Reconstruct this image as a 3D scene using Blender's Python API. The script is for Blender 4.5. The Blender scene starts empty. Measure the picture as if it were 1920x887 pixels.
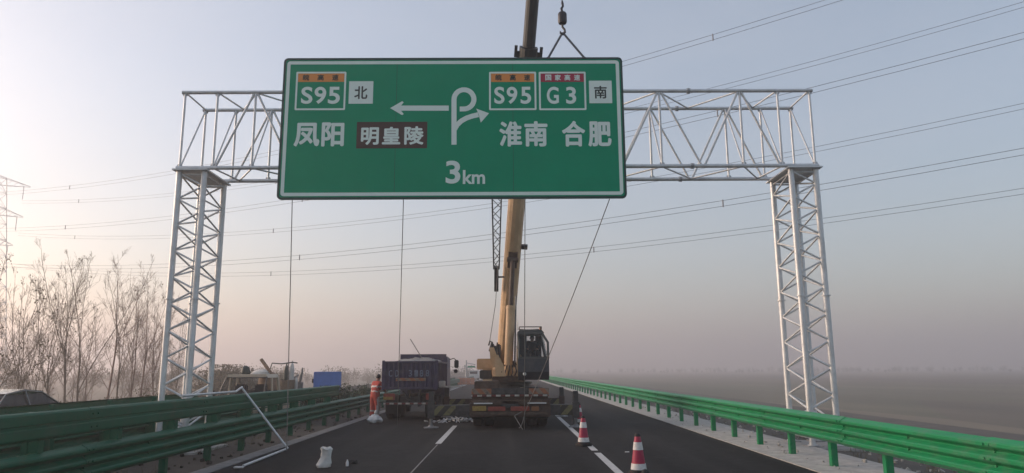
import bpy, bmesh, math, random
from mathutils import Vector, Matrix, Euler
R = math.radians
PI = math.pi
scene = bpy.context.scene
col = scene.collection

# ------------------------------------------------------------------ camera, sky, sun, exposure
F = 1350.0; W0, H0 = 1920.0, 887.0
CAM = Vector((0, 0, 1.82))
cam_d = bpy.data.cameras.new('camera'); cam = bpy.data.objects.new('camera', cam_d); col.objects.link(cam)
cam.location = CAM
CAM_ROT = Euler((R(90 + 10.5), 0, -0.0074), 'XYZ')
CAM_M = CAM_ROT.to_matrix() @ Matrix.Rotation(R(-0.35), 3, 'Z')
cam.rotation_euler = CAM_M.to_euler('XYZ')
cam_d.sensor_width = 36; cam_d.lens = 36 * F / W0
cam_d.clip_start = 0.1; cam_d.clip_end = 6000
scene.camera = cam

SUN_AZ, SUN_EL = R(-73), R(13)
world = bpy.data.worlds.new('World'); scene.world = world; world.use_nodes = True
wn = world.node_tree
sky = wn.nodes.new('ShaderNodeTexSky'); sky.sky_type = 'NISHITA'; sky.sun_disc = False
sky.sun_elevation = SUN_EL; sky.sun_rotation = SUN_AZ
sky.air_density = 1.15; sky.dust_density = 2.3; sky.ozone_density = 2.2; sky.altitude = 20
bg = wn.nodes['Background']; bg.inputs['Strength'].default_value = 0.15
tint = wn.nodes.new('ShaderNodeMix'); tint.data_type = 'RGBA'; tint.blend_type = 'MULTIPLY'; tint.inputs[0].default_value = 1.0
tint.inputs[7].default_value = (1.07, 0.985, 0.955, 1)      # the lilac cast of the morning haze
wn.links.new(sky.outputs['Color'], tint.inputs[6]); veil = wn.nodes.new('ShaderNodeMix'); veil.data_type = 'RGBA'; veil.inputs[0].default_value = 0.38     # thin milky cloud veil over the whole sky
veil.inputs[7].default_value = (2.95, 3.05, 3.3, 1)
stc = wn.nodes.new('ShaderNodeTexCoord'); smp = wn.nodes.new('ShaderNodeMapping'); smp.inputs['Scale'].default_value = (1.6, 1.6, 5.0); smp.inputs['Rotation'].default_value = (.15, .1, 0)
snz = wn.nodes.new('ShaderNodeTexNoise'); snz.inputs['Scale'].default_value = 1.7; snz.inputs['Detail'].default_value = 6; snz.inputs['Roughness'].default_value = .55
smr = wn.nodes.new('ShaderNodeMapRange'); smr.inputs['From Min'].default_value = .3; smr.inputs['From Max'].default_value = .7; smr.inputs['To Min'].default_value = .27; smr.inputs['To Max'].default_value = .40
wn.links.new(stc.outputs['Generated'], smp.inputs['Vector']); wn.links.new(smp.outputs['Vector'], snz.inputs['Vector']); wn.links.new(snz.outputs['Fac'], smr.inputs['Value']); wn.links.new(smr.outputs['Result'], veil.inputs[0])
wn.links.new(tint.outputs[2], veil.inputs[6]); wn.links.new(veil.outputs[2], bg.inputs['Color'])

sd = bpy.data.lights.new('sun', 'SUN'); sd.energy = 2.8; sd.angle = R(40); sd.color = (1.0, 0.76, 0.61)
sun = bpy.data.objects.new('sun', sd); col.objects.link(sun)
sdir = Vector((math.sin(SUN_AZ) * math.cos(SUN_EL), math.cos(SUN_AZ) * math.cos(SUN_EL), math.sin(SUN_EL)))
sun.rotation_euler = sdir.to_track_quat('Z', 'Y').to_euler()
sun.location = (-30, 10, 40)

scene.view_settings.view_transform = 'Standard'; scene.view_settings.look = 'None'
scene.view_settings.gamma = 1; scene.view_settings.use_curve_mapping = False
scene.view_settings.exposure = 0.67
scene.cycles.use_denoising = True
scene.cycles.max_bounces = 6; scene.cycles.volume_bounces = 2
scene.cycles.diffuse_bounces = 3; scene.cycles.glossy_bounces = 3; scene.cycles.transparent_max_bounces = 12

# ------------------------------------------------------------------ helpers
def ray(px, py):
    return CAM_M @ Vector(((px - W0 / 2) / F, (H0 / 2 - py) / F, -1))
def at(px, py, Y):
    d = ray(px, py); return CAM + d * (Y / d.y)
def ground(px, py, z=0.0):
    d = ray(px, py); return CAM + d * ((z - CAM.z) / d.z)

def mat(name, c, rough=0.6, metal=0.0, var=0.0, scale=6.0, bump=0.0, bscale=40.0, c2=None, alpha=None, spec=None, coat=0.0, stretch=None):
    m = bpy.data.materials.new(name); m.use_nodes = True
    nt = m.node_tree; b = nt.nodes['Principled BSDF']
    b.inputs['Base Color'].default_value = (*c, 1); b.inputs['Roughness'].default_value = rough
    b.inputs['Metallic'].default_value = metal
    if spec is not None: b.inputs['Specular IOR Level'].default_value = spec
    if coat: b.inputs['Coat Weight'].default_value = coat
    tc = nt.nodes.new('ShaderNodeTexCoord'); src = tc.outputs['Object']
    if stretch:
        mp = nt.nodes.new('ShaderNodeMapping'); mp.inputs['Scale'].default_value = stretch
        nt.links.new(src, mp.inputs['Vector']); src = mp.outputs['Vector']
    if var > 0:
        n = nt.nodes.new('ShaderNodeTexNoise'); n.inputs['Scale'].default_value = scale; n.inputs['Detail'].default_value = 7
        n.inputs['Roughness'].default_value = 0.65
        nt.links.new(src, n.inputs['Vector'])
        r = nt.nodes.new('ShaderNodeValToRGB')
        r.color_ramp.elements[0].position = 0.32; r.color_ramp.elements[1].position = 0.68
        a = c2 if c2 else tuple(x * (1 - var) for x in c)
        e = c if c2 else tuple(min(1, x * (1 + var)) for x in c)
        r.color_ramp.elements[0].color = (*a, 1); r.color_ramp.elements[1].color = (*e, 1)
        nt.links.new(n.outputs['Fac'], r.inputs['Fac']); nt.links.new(r.outputs['Color'], b.inputs['Base Color'])
        rr = nt.nodes.new('ShaderNodeMapRange'); rr.inputs['To Min'].default_value = max(0.05, rough - 0.12); rr.inputs['To Max'].default_value = min(1, rough + 0.12)
        nt.links.new(n.outputs['Fac'], rr.inputs['Value']); nt.links.new(rr.outputs['Result'], b.inputs['Roughness'])
    if bump > 0:
        n2 = nt.nodes.new('ShaderNodeTexNoise'); n2.inputs['Scale'].default_value = bscale; n2.inputs['Detail'].default_value = 4
        nt.links.new(src, n2.inputs['Vector'])
        bp = nt.nodes.new('ShaderNodeBump'); bp.inputs['Strength'].default_value = bump; bp.inputs['Distance'].default_value = 0.02
        nt.links.new(n2.outputs['Fac'], bp.inputs['Height']); nt.links.new(bp.outputs['Normal'], b.inputs['Normal'])
    return m

def glass(name, tint=(0.8, 0.85, 0.86), fac=0.75, rough=0.05):
    m = bpy.data.materials.new(name); m.use_nodes = True; nt = m.node_tree
    out = nt.nodes['Material Output']; b = nt.nodes['Principled BSDF']
    b.inputs['Base Color'].default_value = (0.02, 0.025, 0.03, 1); b.inputs['Roughness'].default_value = rough
    t = nt.nodes.new('ShaderNodeBsdfTransparent'); t.inputs['Color'].default_value = (*tint, 1)
    mx = nt.nodes.new('ShaderNodeMixShader'); mx.inputs['Fac'].default_value = fac
    nt.links.new(b.outputs['BSDF'], mx.inputs[1]); nt.links.new(t.outputs['BSDF'], mx.inputs[2])
    nt.links.new(mx.outputs['Shader'], out.inputs['Surface'])
    return m

def weather(m, dust=(0.16, 0.155, 0.14), amt=.45, sc=2.2, scratch=True):
    nt = m.node_tree; b = nt.nodes['Principled BSDF']; inp = b.inputs['Base Color']
    tc = nt.nodes.new('ShaderNodeTexCoord'); oi = nt.nodes.new('ShaderNodeObjectInfo')
    ad = nt.nodes.new('ShaderNodeVectorMath'); ad.operation = 'ADD'; nt.links.new(tc.outputs['Object'], ad.inputs[0])
    cx = nt.nodes.new('ShaderNodeCombineXYZ'); mu = nt.nodes.new('ShaderNodeMath'); mu.operation = 'MULTIPLY'; mu.inputs[1].default_value = 37
    nt.links.new(oi.outputs['Random'], mu.inputs[0]); nt.links.new(mu.outputs[0], cx.inputs[0]); nt.links.new(mu.outputs[0], cx.inputs[1]); nt.links.new(cx.outputs[0], ad.inputs[1])
    n = nt.nodes.new('ShaderNodeTexNoise'); n.inputs['Scale'].default_value = sc; n.inputs['Detail'].default_value = 9; n.inputs['Roughness'].default_value = .7; nt.links.new(ad.outputs[0], n.inputs['Vector'])
    mr = nt.nodes.new('ShaderNodeMapRange'); mr.inputs['From Min'].default_value = .48; mr.inputs['From Max'].default_value = .78; mr.inputs['To Max'].default_value = amt; nt.links.new(n.outputs['Fac'], mr.inputs['Value'])
    mx = nt.nodes.new('ShaderNodeMix'); mx.data_type = 'RGBA'; mx.inputs[7].default_value = (*dust, 1); nt.links.new(mr.outputs['Result'], mx.inputs[0])
    if inp.links: nt.links.new(inp.links[0].from_socket, mx.inputs[6])
    else: mx.inputs[6].default_value = inp.default_value
    nt.links.new(mx.outputs[2], inp); return m

def stripes(name, c1, c2, width, axis=(1, 0, 1), rough=0.6, duty=0.5):
    """painted diagonal stripes: a pattern the object really carries"""
    m = bpy.data.materials.new(name); m.use_nodes = True; nt = m.node_tree; b = nt.nodes['Principled BSDF']
    b.inputs['Roughness'].default_value = rough
    tc = nt.nodes.new('ShaderNodeTexCoord')
    dp = nt.nodes.new('ShaderNodeVectorMath'); dp.operation = 'DOT_PRODUCT'; dp.inputs[1].default_value = axis
    nt.links.new(tc.outputs['Object'], dp.inputs[0])
    d = nt.nodes.new('ShaderNodeMath'); d.operation = 'DIVIDE'; d.inputs[1].default_value = width
    nt.links.new(dp.outputs['Value'], d.inputs[0])
    fr = nt.nodes.new('ShaderNodeMath'); fr.operation = 'FRACT'; nt.links.new(d.outputs[0], fr.inputs[0])
    gt = nt.nodes.new('ShaderNodeMath'); gt.operation = 'GREATER_THAN'; gt.inputs[1].default_value = duty; nt.links.new(fr.outputs[0], gt.inputs[0])
    n = nt.nodes.new('ShaderNodeTexNoise'); n.inputs['Scale'].default_value = 9; n.inputs['Detail'].default_value = 6; nt.links.new(tc.outputs['Object'], n.inputs['Vector'])
    mx = nt.nodes.new('ShaderNodeMix'); mx.data_type = 'RGBA'
    mx.inputs[6].default_value = (*c1, 1); mx.inputs[7].default_value = (*c2, 1); nt.links.new(gt.outputs[0], mx.inputs[0])
    m2 = nt.nodes.new('ShaderNodeMix'); m2.data_type = 'RGBA'; m2.inputs[7].default_value = (0.06, 0.05, 0.045, 1)
    mr = nt.nodes.new('ShaderNodeMapRange'); mr.inputs['From Min'].default_value = 0.5; mr.inputs['From Max'].default_value = 0.75; mr.inputs['To Max'].default_value = 0.7
    nt.links.new(n.outputs['Fac'], mr.inputs['Value']); nt.links.new(mr.outputs['Result'], m2.inputs[0])
    nt.links.new(mx.outputs[2], m2.inputs[6]); nt.links.new(m2.outputs[2], b.inputs['Base Color'])
    return m

class MB:
    def __init__(s): s.v = []; s.f = []; s.mi = []; s.cur = 0
    def add(s, vs, fs):
        o = len(s.v); s.v += [tuple(v) for v in vs]
        for f in fs: s.f.append([o + i for i in f]); s.mi.append(s.cur)
    def box(s, x0, x1, y0, y1, z0, z1, M=None):
        vs = [Vector((x, y, z)) for z in (z0, z1) for y in (y0, y1) for x in (x0, x1)]
        if M: vs = [M @ v for v in vs]
        s.add(vs, [(0, 2, 3, 1), (4, 5, 7, 6), (0, 1, 5, 4), (2, 6, 7, 3), (0, 4, 6, 2), (1, 3, 7, 5)])
    def rbox(s, x0, x1, y0, y1, z0, z1, b=0.03):
        """box with chamfered edges"""
        bm = bmesh.new(); bmesh.ops.create_cube(bm, size=1)
        for v in bm.verts: v.co = Vector((x0 + (v.co.x + .5) * (x1 - x0), y0 + (v.co.y + .5) * (y1 - y0), z0 + (v.co.z + .5) * (z1 - z0)))
        bmesh.ops.bevel(bm, geom=bm.edges[:], offset=b, segments=2, affect='EDGES')
        bm.verts.index_update(); s.add([v.co for v in bm.verts], [[v.index for v in f.verts] for f in bm.faces]); bm.free()
    def tube(s, p0, p1, r0, r1=None, n=8, caps=True):
        s.path([p0, p1], [r0, r0 if r1 is None else r1], n, caps)
    def path(s, pts, rs, n=8, caps=True, squash=None):
        pts = [Vector(p) for p in pts]
        if not isinstance(rs, (list, tuple)): rs = [rs] * len(pts)
        o = len(s.v); prev = None
        for i, p in enumerate(pts):
            t = (pts[min(i + 1, len(pts) - 1)] - pts[max(i - 1, 0)])
            if t.length < 1e-9: t = Vector((0, 0, 1))
            t.normalize()
            if prev is None:
                a = Vector((0, 0, 1)) if abs(t.z) < .9 else Vector((1, 0, 0)); u = t.cross(a).normalized()
            else:
                u = (prev - t * prev.dot(t)); u = u.normalized() if u.length > 1e-6 else t.orthogonal().normalized()
            prev = u; w = t.cross(u)
            for k in range(n):
                a = 2 * PI * (k + .5) / n; s.v.append(tuple(p + (u * math.cos(a) + w * math.sin(a)) * rs[i]))
        for i in range(len(pts) - 1):
            for k in range(n):
                k2 = (k + 1) % n; s.f.append([o + i * n + k, o + i * n + k2, o + (i + 1) * n + k2, o + (i + 1) * n + k]); s.mi.append(s.cur)
        if caps:
            s.f.append([o + k for k in range(n)][::-1]); s.mi.append(s.cur)
            e = o + (len(pts) - 1) * n; s.f.append([e + k for k in range(n)]); s.mi.append(s.cur)
    def bar(s, p0, p1, w, h, up=(0, 0, 1), taper=1.0):
        p0, p1 = Vector(p0), Vector(p1); t = (p1 - p0).normalized(); u = t.cross(Vector(up)).normalized(); v = u.cross(t)
        vs = []
        for p, k in ((p0, 1), (p1, taper)):
            for a, b in ((-1, -1), (1, -1), (1, 1), (-1, 1)): vs.append(p + u * a * w * k / 2 + v * b * h * k / 2)
        s.add(vs, [(3, 2, 1, 0), (4, 5, 6, 7), (0, 1, 5, 4), (1, 2, 6, 5), (2, 3, 7, 6), (3, 0, 4, 7)])
    def prism(s, poly, f0, f1):
        """poly: list of 2D points; f0/f1 map (a,b) to 3D for the two ends"""
        n = len(poly); vs = [f0(*p) for p in poly] + [f1(*p) for p in poly]
        s.add(vs, [list(range(n))[::-1], list(range(n, 2 * n))] + [(i, (i + 1) % n, n + (i + 1) % n, n + i) for i in range(n)])
    def lathe(s, prof, c=(0, 0, 0), n=20, axis='Z'):
        o = len(s.v)
        for r, z in prof:
            for k in range(n):
                a = 2 * PI * k / n; x, y = r * math.cos(a), r * math.sin(a)
                p = (x, y, z) if axis == 'Z' else (z, x, y) if axis == 'X' else (x, z, y)
                s.v.append((c[0] + p[0], c[1] + p[1], c[2] + p[2]))
        for i in range(len(prof) - 1):
            for k in range(n):
                k2 = (k + 1) % n; s.f.append([o + i * n + k, o + i * n + k2, o + (i + 1) * n + k2, o + (i + 1) * n + k]); s.mi.append(s.cur)
        s.f.append([o + k for k in range(n)][::-1]); s.mi.append(s.cur)
        e = o + (len(prof) - 1) * n; s.f.append([e + k for k in range(n)]); s.mi.append(s.cur)
    def sheet(s, x0, x1, y0, y1, z): s.add([(x0, y0, z), (x1, y0, z), (x1, y1, z), (x0, y1, z)], [(0, 1, 2, 3)])
    def mesh(s, name, mats, smooth=False):
        me = bpy.data.meshes.new(name); me.from_pydata(s.v, [], s.f)
        for m in (mats if isinstance(mats, (list, tuple)) else [mats]): me.materials.append(m)
        if any(s.mi):
            for p, i in zip(me.polygons, s.mi): p.material_index = i
        bm = bmesh.new(); bm.from_mesh(me); bmesh.ops.recalc_face_normals(bm, faces=bm.faces[:]); bm.to_mesh(me); bm.free()
        if smooth:
            me.shade_smooth()
            try: me.set_sharp_from_angle(angle=R(40))
            except Exception: pass
        me.update(); return me
    def build(s, name, mats, parent=None, smooth=False, loc=None):
        return link(name, s.mesh(name, mats, smooth), parent, loc)

def link(name, me, parent=None, loc=None, rot=None):
    o = bpy.data.objects.new(name, me); col.objects.link(o)
    if parent: o.parent = parent
    if loc is not None: o.location = loc
    if rot is not None: o.rotation_euler = rot
    return o
def tag(o, label, cat, group=None, kind=None):
    o['label'] = label; o['category'] = cat
    if group: o['group'] = group
    if kind: o['kind'] = kind
    return o
def thing(name, label, cat, loc=(0, 0, 0), rz=0, group=None):
    o = bpy.data.objects.new(name, None); col.objects.link(o); o.empty_display_size = .3
    o.location = loc; o.rotation_euler = (0, 0, rz); return tag(o, label, cat, group)
def struct(o, kind='structure'): o['kind'] = kind; return o
def copy_tree(o, parent=None):
    c = o.copy(); col.objects.link(c)
    if parent: c.parent = parent
    for ch in [x for x in bpy.data.objects if x.parent == o]: copy_tree(ch, c)
    return c

# ------------------------------------------------------------------ materials
M = {}
M['galv'] = mat('galvanised_steel', (0.62, 0.64, 0.65), 0.5, 0.5, 0.12, 5, stretch=(1, 1, .4))
M['galv_dull'] = mat('galvanised_dull', (0.42, 0.43, 0.44), 0.5, 0.6, 0.15, 6)
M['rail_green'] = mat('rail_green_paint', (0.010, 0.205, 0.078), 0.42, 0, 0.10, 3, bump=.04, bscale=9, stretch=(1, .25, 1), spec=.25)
M['rail_shaded'] = mat('rail_green_paint_shaded', (0.003, 0.092, 0.050), 0.45, 0, 0.14, 3, bump=.04, bscale=9, stretch=(1, .25, 1), spec=.2)  # copy of the green rail paint, darkened to hold the left rails' shade
weather(M['rail_green'], (0.12, 0.17, 0.13), .65, 4.5); weather(M['rail_shaded'], (0.06, 0.075, 0.06), .5, 4.5)
M['sign_green'] = mat('sign_green_film', (0.001, 0.29, 0.155), 0.5, 0, 0.06, .7, bump=.12, bscale=1.3, spec=.1)
M['sign_edge'] = mat('sign_edge', (0.006, 0.05, 0.04), 0.5)
M['sign_white'] = mat('sign_white_film', (0.74, 0.86, 0.80), 0.5, 0, 0.03, 2)
M['sign_orange'] = mat('sign_orange_film', (0.75, 0.27, 0.05), 0.5)
M['sign_red'] = mat('sign_red_film', (0.38, 0.012, 0.045), 0.5)
M['sign_brown'] = mat('sign_brown_film', (0.055, 0.022, 0.016), 0.5)
M['sign_black'] = mat('sign_black', (0.02, 0.035, 0.03), 0.6)
M['alu'] = mat('aluminium', (0.55, 0.56, 0.57), 0.45, 0.7)
M['crane_yellow'] = mat('crane_cream_yellow', (0.66, 0.46, 0.28), 0.42, 0, 0.14, 2.5, c2=(0.52, 0.345, 0.195), spec=.25)
M['crane_dark'] = mat('crane_dark_boom', (0.010, 0.014, 0.014), 0.5, 0, 0.3, 5, spec=.2)
M['crane_brown'] = mat('crane_dirty_chassis', (0.075, 0.045, 0.032), 0.65, 0, 0.5, 6)
M['black'] = mat('black_rubber', (0.012, 0.012, 0.013), 0.75, 0, 0.3, 10)
M['tyre'] = mat('tyre_rubber', (0.018, 0.017, 0.016), 0.85, 0, 0.3, 10, bump=.3, bscale=60)
M['steel_dark'] = mat('dark_steel', (0.06, 0.06, 0.062), 0.5, 0.5, 0.4, 8)
M['steel_grey'] = mat('grey_steel', (0.22, 0.225, 0.23), 0.5, 0.4, 0.3, 8)
M['glass'] = glass('window_glass', (0.7, 0.76, 0.78), 0.68)
M['glass_dark'] = glass('window_glass_dark', (0.35, 0.42, 0.48), 0.55)
M['glass_clear'] = glass('window_glass_clear', (0.9, 0.92, 0.92), 0.86)
M['cab'] = mat('cab_dark_paint', (0.022, 0.028, 0.04), 0.4, 0, 0.2, 6)
M['cab_grey'] = mat('cab_grey_trim', (0.06, 0.068, 0.068), 0.5, 0, 0.2, 6)
M['plate_yellow'] = mat('number_plate', (0.32, 0.21, 0.05), 0.5, 0, 0.3, 12)
M['lamp_red'] = mat('tail_lamp_red', (0.26, 0.05, 0.035), 0.35, 0, 0.3, 10)
M['lamp_orange'] = mat('lamp_orange', (0.26, 0.11, 0.045), 0.35)
M['lamp_white'] = mat('lamp_clear', (0.7, 0.7, 0.68), 0.25)
M['truck_purple'] = mat('truck_dusty_purple', (0.042, 0.033, 0.080), 0.55, 0, 0.35, 4, stretch=(3, 3, .7))
M['truck_cab'] = mat('truck_cab_paint', (0.10, 0.09, 0.13), 0.5, 0, 0.3, 4)
M['chev_ob'] = stripes('chevron_orange_brown', (0.34, 0.13, 0.06), (0.24, 0.18, 0.14), .34, (1, 0, .9))
M['chev_yb'] = stripes('chevron_yellow_black', (0.17, 0.15, 0.065), (0.03, 0.028, 0.022), .42, (1, 0, -.9))
M['tape_rw'] = stripes('tape_red_white', (0.16, 0.035, 0.028), (0.50, 0.47, 0.43), .30, (1, 0, 0))
M['orange_cloth'] = mat('orange_workwear', (0.50, 0.075, 0.055), 0.85, 0, 0.25, 9, bump=.5, bscale=22)
M['reflective'] = mat('reflective_tape', (0.55, 0.52, 0.50), 0.5)
M['skin'] = mat('skin', (0.42, 0.23, 0.16), 0.6)
M['hair'] = mat('hair', (0.012, 0.010, 0.010), 0.7)
M['glove'] = mat('work_glove', (0.55, 0.54, 0.52), 0.9)
M['dark_cloth'] = mat('dark_workwear', (0.035, 0.038, 0.045), 0.9, 0, 0.2, 8)
M['cone_red'] = mat('cone_red', (0.34, 0.010, 0.052), 0.5, 0, 0.15, 9)
M['cone_white'] = mat('cone_white_band', (0.66, 0.64, 0.62), 0.55, 0, 0.1, 9)
M['plastic_bag'] = mat('plastic_bag', (0.62, 0.62, 0.62), 0.35, 0, 0.12, 8, bump=.6, bscale=14)
M['sack'] = mat('woven_sack', (0.60, 0.59, 0.56), 0.8, 0, 0.15, 12, bump=.5, bscale=20)
M['rope'] = mat('rope', (0.20, 0.19, 0.18), 0.9)
M['wire'] = mat('power_wire', (0.10, 0.11, 0.13), 0.5, 0.5)
M['sling'] = mat('sling_strap', (0.12, 0.125, 0.135), 0.8)
M['concrete'] = mat('concrete', (0.33, 0.32, 0.31), 0.85, 0, 0.25, 6, bump=.4, bscale=30)
M['bark'] = mat('bark', (0.17, 0.135, 0.10), 0.9, 0, 0.3, 8)
M['bark_red'] = mat('bark_reddish', (0.20, 0.13, 0.10), 0.9, 0, 0.3, 8)
M['leaf_dry'] = mat('dry_leaf', (0.105, 0.088, 0.045), 0.85, 0, 0.4, 2)
M['leaf_green'] = mat('dark_leaf', (0.035, 0.055, 0.028), 0.8, 0, 0.4, 2)
M['cyan_blue'] = mat('blue_box_paint', (0.045, 0.16, 0.50), 0.5, 0, 0.1, 3)
M['pick_white'] = mat('pickup_paint', (0.50, 0.42, 0.33), 0.45, 0, 0.1, 4)
M['car_dark'] = mat('car_paint', (0.035, 0.036, 0.042), 0.25, 0, 0, coat=.6)
M['chrome'] = mat('chrome', (0.7, 0.7, 0.7), 0.2, 1.0)
M['tarp'] = mat('brown_tarp', (0.24, 0.155, 0.10), 0.8, 0, 0.35, 5, bump=.6, bscale=14)
M['basket'] = mat('woven_basket', (0.20, 0.16, 0.12), 0.85, 0, 0.4, 30, bump=.7, bscale=60)
M['gas_dark'] = mat('gas_cylinder', (0.03, 0.045, 0.04), 0.45, 0, 0.2, 6)
M['gas_white'] = mat('gas_cylinder_white', (0.55, 0.55, 0.53), 0.45, 0, 0.15, 6)
M['far_orange'] = mat('barrier_orange', (0.5, 0.20, 0.11), 0.6)
M['hook_black'] = mat('hook_black', (0.02, 0.02, 0.024), 0.5, 0.3)

weather(M['galv'], (0.34, 0.33, 0.315), .6, 3.5); weather(M['truck_purple'], (0.16, 0.14, 0.13), .55, 2.5); weather(M['crane_brown'], (0.17, 0.14, 0.115), .5, 4); weather(M['crane_yellow'], (0.25, 0.18, 0.12), .5, 2); weather(M['cab'], (0.09, 0.085, 0.08), .5, 3); weather(M['steel_dark'], (0.13, 0.115, 0.10), .5, 5)
weather(M['cone_white'], (0.2, 0.19, 0.18), .6, 9); weather(M['cone_red'], (0.16, 0.07, 0.07), .5, 9)
def asphalt_mat():
    m = bpy.data.materials.new('asphalt'); m.use_nodes = True; nt = m.node_tree; b = nt.nodes['Principled BSDF']
    tc = nt.nodes.new('ShaderNodeTexCoord')
    def noise(scale, detail=6, st=None):
        n = nt.nodes.new('ShaderNodeTexNoise'); n.inputs['Scale'].default_value = scale; n.inputs['Detail'].default_value = detail
        if st:
            mp = nt.nodes.new('ShaderNodeMapping'); mp.inputs['Scale'].default_value = st
            nt.links.new(tc.outputs['Object'], mp.inputs['Vector']); nt.links.new(mp.outputs['Vector'], n.inputs['Vector'])
        else: nt.links.new(tc.outputs['Object'], n.inputs['Vector'])
        return n
    big = noise(.9, 8, (1, .12, 1)); fine = noise(90, 3); mid = noise(5, 8)
    r = nt.nodes.new('ShaderNodeValToRGB'); r.color_ramp.elements[0].color = (0.008, 0.008, 0.0085, 1); r.color_ramp.elements[1].color = (0.019, 0.0187, 0.019, 1)
    r.color_ramp.elements[0].position = .3; r.color_ramp.elements[1].position = .7
    nt.links.new(big.outputs['Fac'], r.inputs['Fac'])
    r2 = nt.nodes.new('ShaderNodeMapRange'); r2.inputs['From Min'].default_value = .3; r2.inputs['From Max'].default_value = .7; r2.inputs['To Min'].default_value = .45; r2.inputs['To Max'].default_value = 1.8
    nt.links.new(fine.outputs['Fac'], r2.inputs['Value'])
    r3 = nt.nodes.new('ShaderNodeMapRange'); r3.inputs['From Min'].default_value = .35; r3.inputs['From Max'].default_value = .65; r3.inputs['To Min'].default_value = .78; r3.inputs['To Max'].default_value = 1.3
    nt.links.new(mid.outputs['Fac'], r3.inputs['Value'])
    mm = nt.nodes.new('ShaderNodeMath'); mm.operation = 'MULTIPLY'; nt.links.new(r2.outputs['Result'], mm.inputs[0]); nt.links.new(r3.outputs['Result'], mm.inputs[1])
    vm = nt.nodes.new('ShaderNodeVectorMath'); vm.operation = 'SCALE'; nt.links.new(r.outputs['Color'], vm.inputs[0]); nt.links.new(mm.outputs[0], vm.inputs['Scale'])
    sx = nt.nodes.new('ShaderNodeSeparateXYZ'); nt.links.new(tc.outputs['Object'], sx.inputs['Vector'])
    w1 = nt.nodes.new('ShaderNodeMath'); w1.operation = 'MULTIPLY_ADD'; w1.inputs[1].default_value = 2 * PI / 1.875; w1.inputs[2].default_value = .0; nt.links.new(sx.outputs['X'], w1.inputs[0])
    w2 = nt.nodes.new('ShaderNodeMath'); w2.operation = 'COSINE'; nt.links.new(w1.outputs[0], w2.inputs[0])
    w3 = nt.nodes.new('ShaderNodeMapRange'); w3.inputs['From Min'].default_value = .2; w3.inputs['From Max'].default_value = 1; w3.inputs['To Min'].default_value = 0; w3.inputs['To Max'].default_value = .8; nt.links.new(w2.outputs[0], w3.inputs['Value'])
    tk = noise(1.1, 8, (1.5, .07, 1)); w4 = nt.nodes.new('ShaderNodeMapRange'); w4.inputs['From Min'].default_value = .42; w4.inputs['From Max'].default_value = .66; nt.links.new(tk.outputs['Fac'], w4.inputs['Value'])
    w5 = nt.nodes.new('ShaderNodeMath'); w5.operation = 'MULTIPLY'; nt.links.new(w3.outputs['Result'], w5.inputs[0]); nt.links.new(w4.outputs['Result'], w5.inputs[1])
    st = noise(.55, 10); s1_ = nt.nodes.new('ShaderNodeMapRange'); s1_.inputs['From Min'].default_value = .56; s1_.inputs['From Max'].default_value = .72; s1_.inputs['To Max'].default_value = .55; nt.links.new(st.outputs['Fac'], s1_.inputs['Value'])
    mxa = nt.nodes.new('ShaderNodeMath'); mxa.operation = 'MAXIMUM'; nt.links.new(w5.outputs[0], mxa.inputs[0]); nt.links.new(s1_.outputs['Result'], mxa.inputs[1])
    dm = nt.nodes.new('ShaderNodeMix'); dm.data_type = 'RGBA'; dm.inputs[7].default_value = (0.034, 0.033, 0.031, 1); nt.links.new(mxa.outputs[0], dm.inputs[0]); nt.links.new(vm.outputs['Vector'], dm.inputs[6])
    nt.links.new(dm.outputs[2], b.inputs['Base Color'])
    b.inputs['Roughness'].default_value = 0.85; b.inputs['Specular IOR Level'].default_value = 0.12
    bp = nt.nodes.new('ShaderNodeBump'); bp.inputs['Strength'].default_value = .5; bp.inputs['Distance'].default_value = .01
    nt.links.new(fine.outputs['Fac'], bp.inputs['Height']); nt.links.new(bp.outputs['Normal'], b.inputs['Normal'])
    return m
M['asphalt'] = asphalt_mat()
M['marking'] = mat('road_paint', (0.52, 0.52, 0.50), 0.7, 0, .25, 7, c2=(0.36, 0.36, 0.355))
M['strip'] = mat('kerb_concrete', (0.20, 0.195, 0.19), 0.9, 0, .3, 3.5, bump=.4, bscale=40)
M['gravel'] = mat('verge_concrete', (0.46, 0.45, 0.42), 0.9, 0, .35, 4, bump=.6, bscale=35, c2=(0.27, 0.26, 0.24))
M['median_soil'] = mat('median_soil', (0.040, 0.034, 0.028), 1.0, 0, .5, 3, bump=.8, bscale=9, c2=(0.018, 0.017, 0.014))

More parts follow.
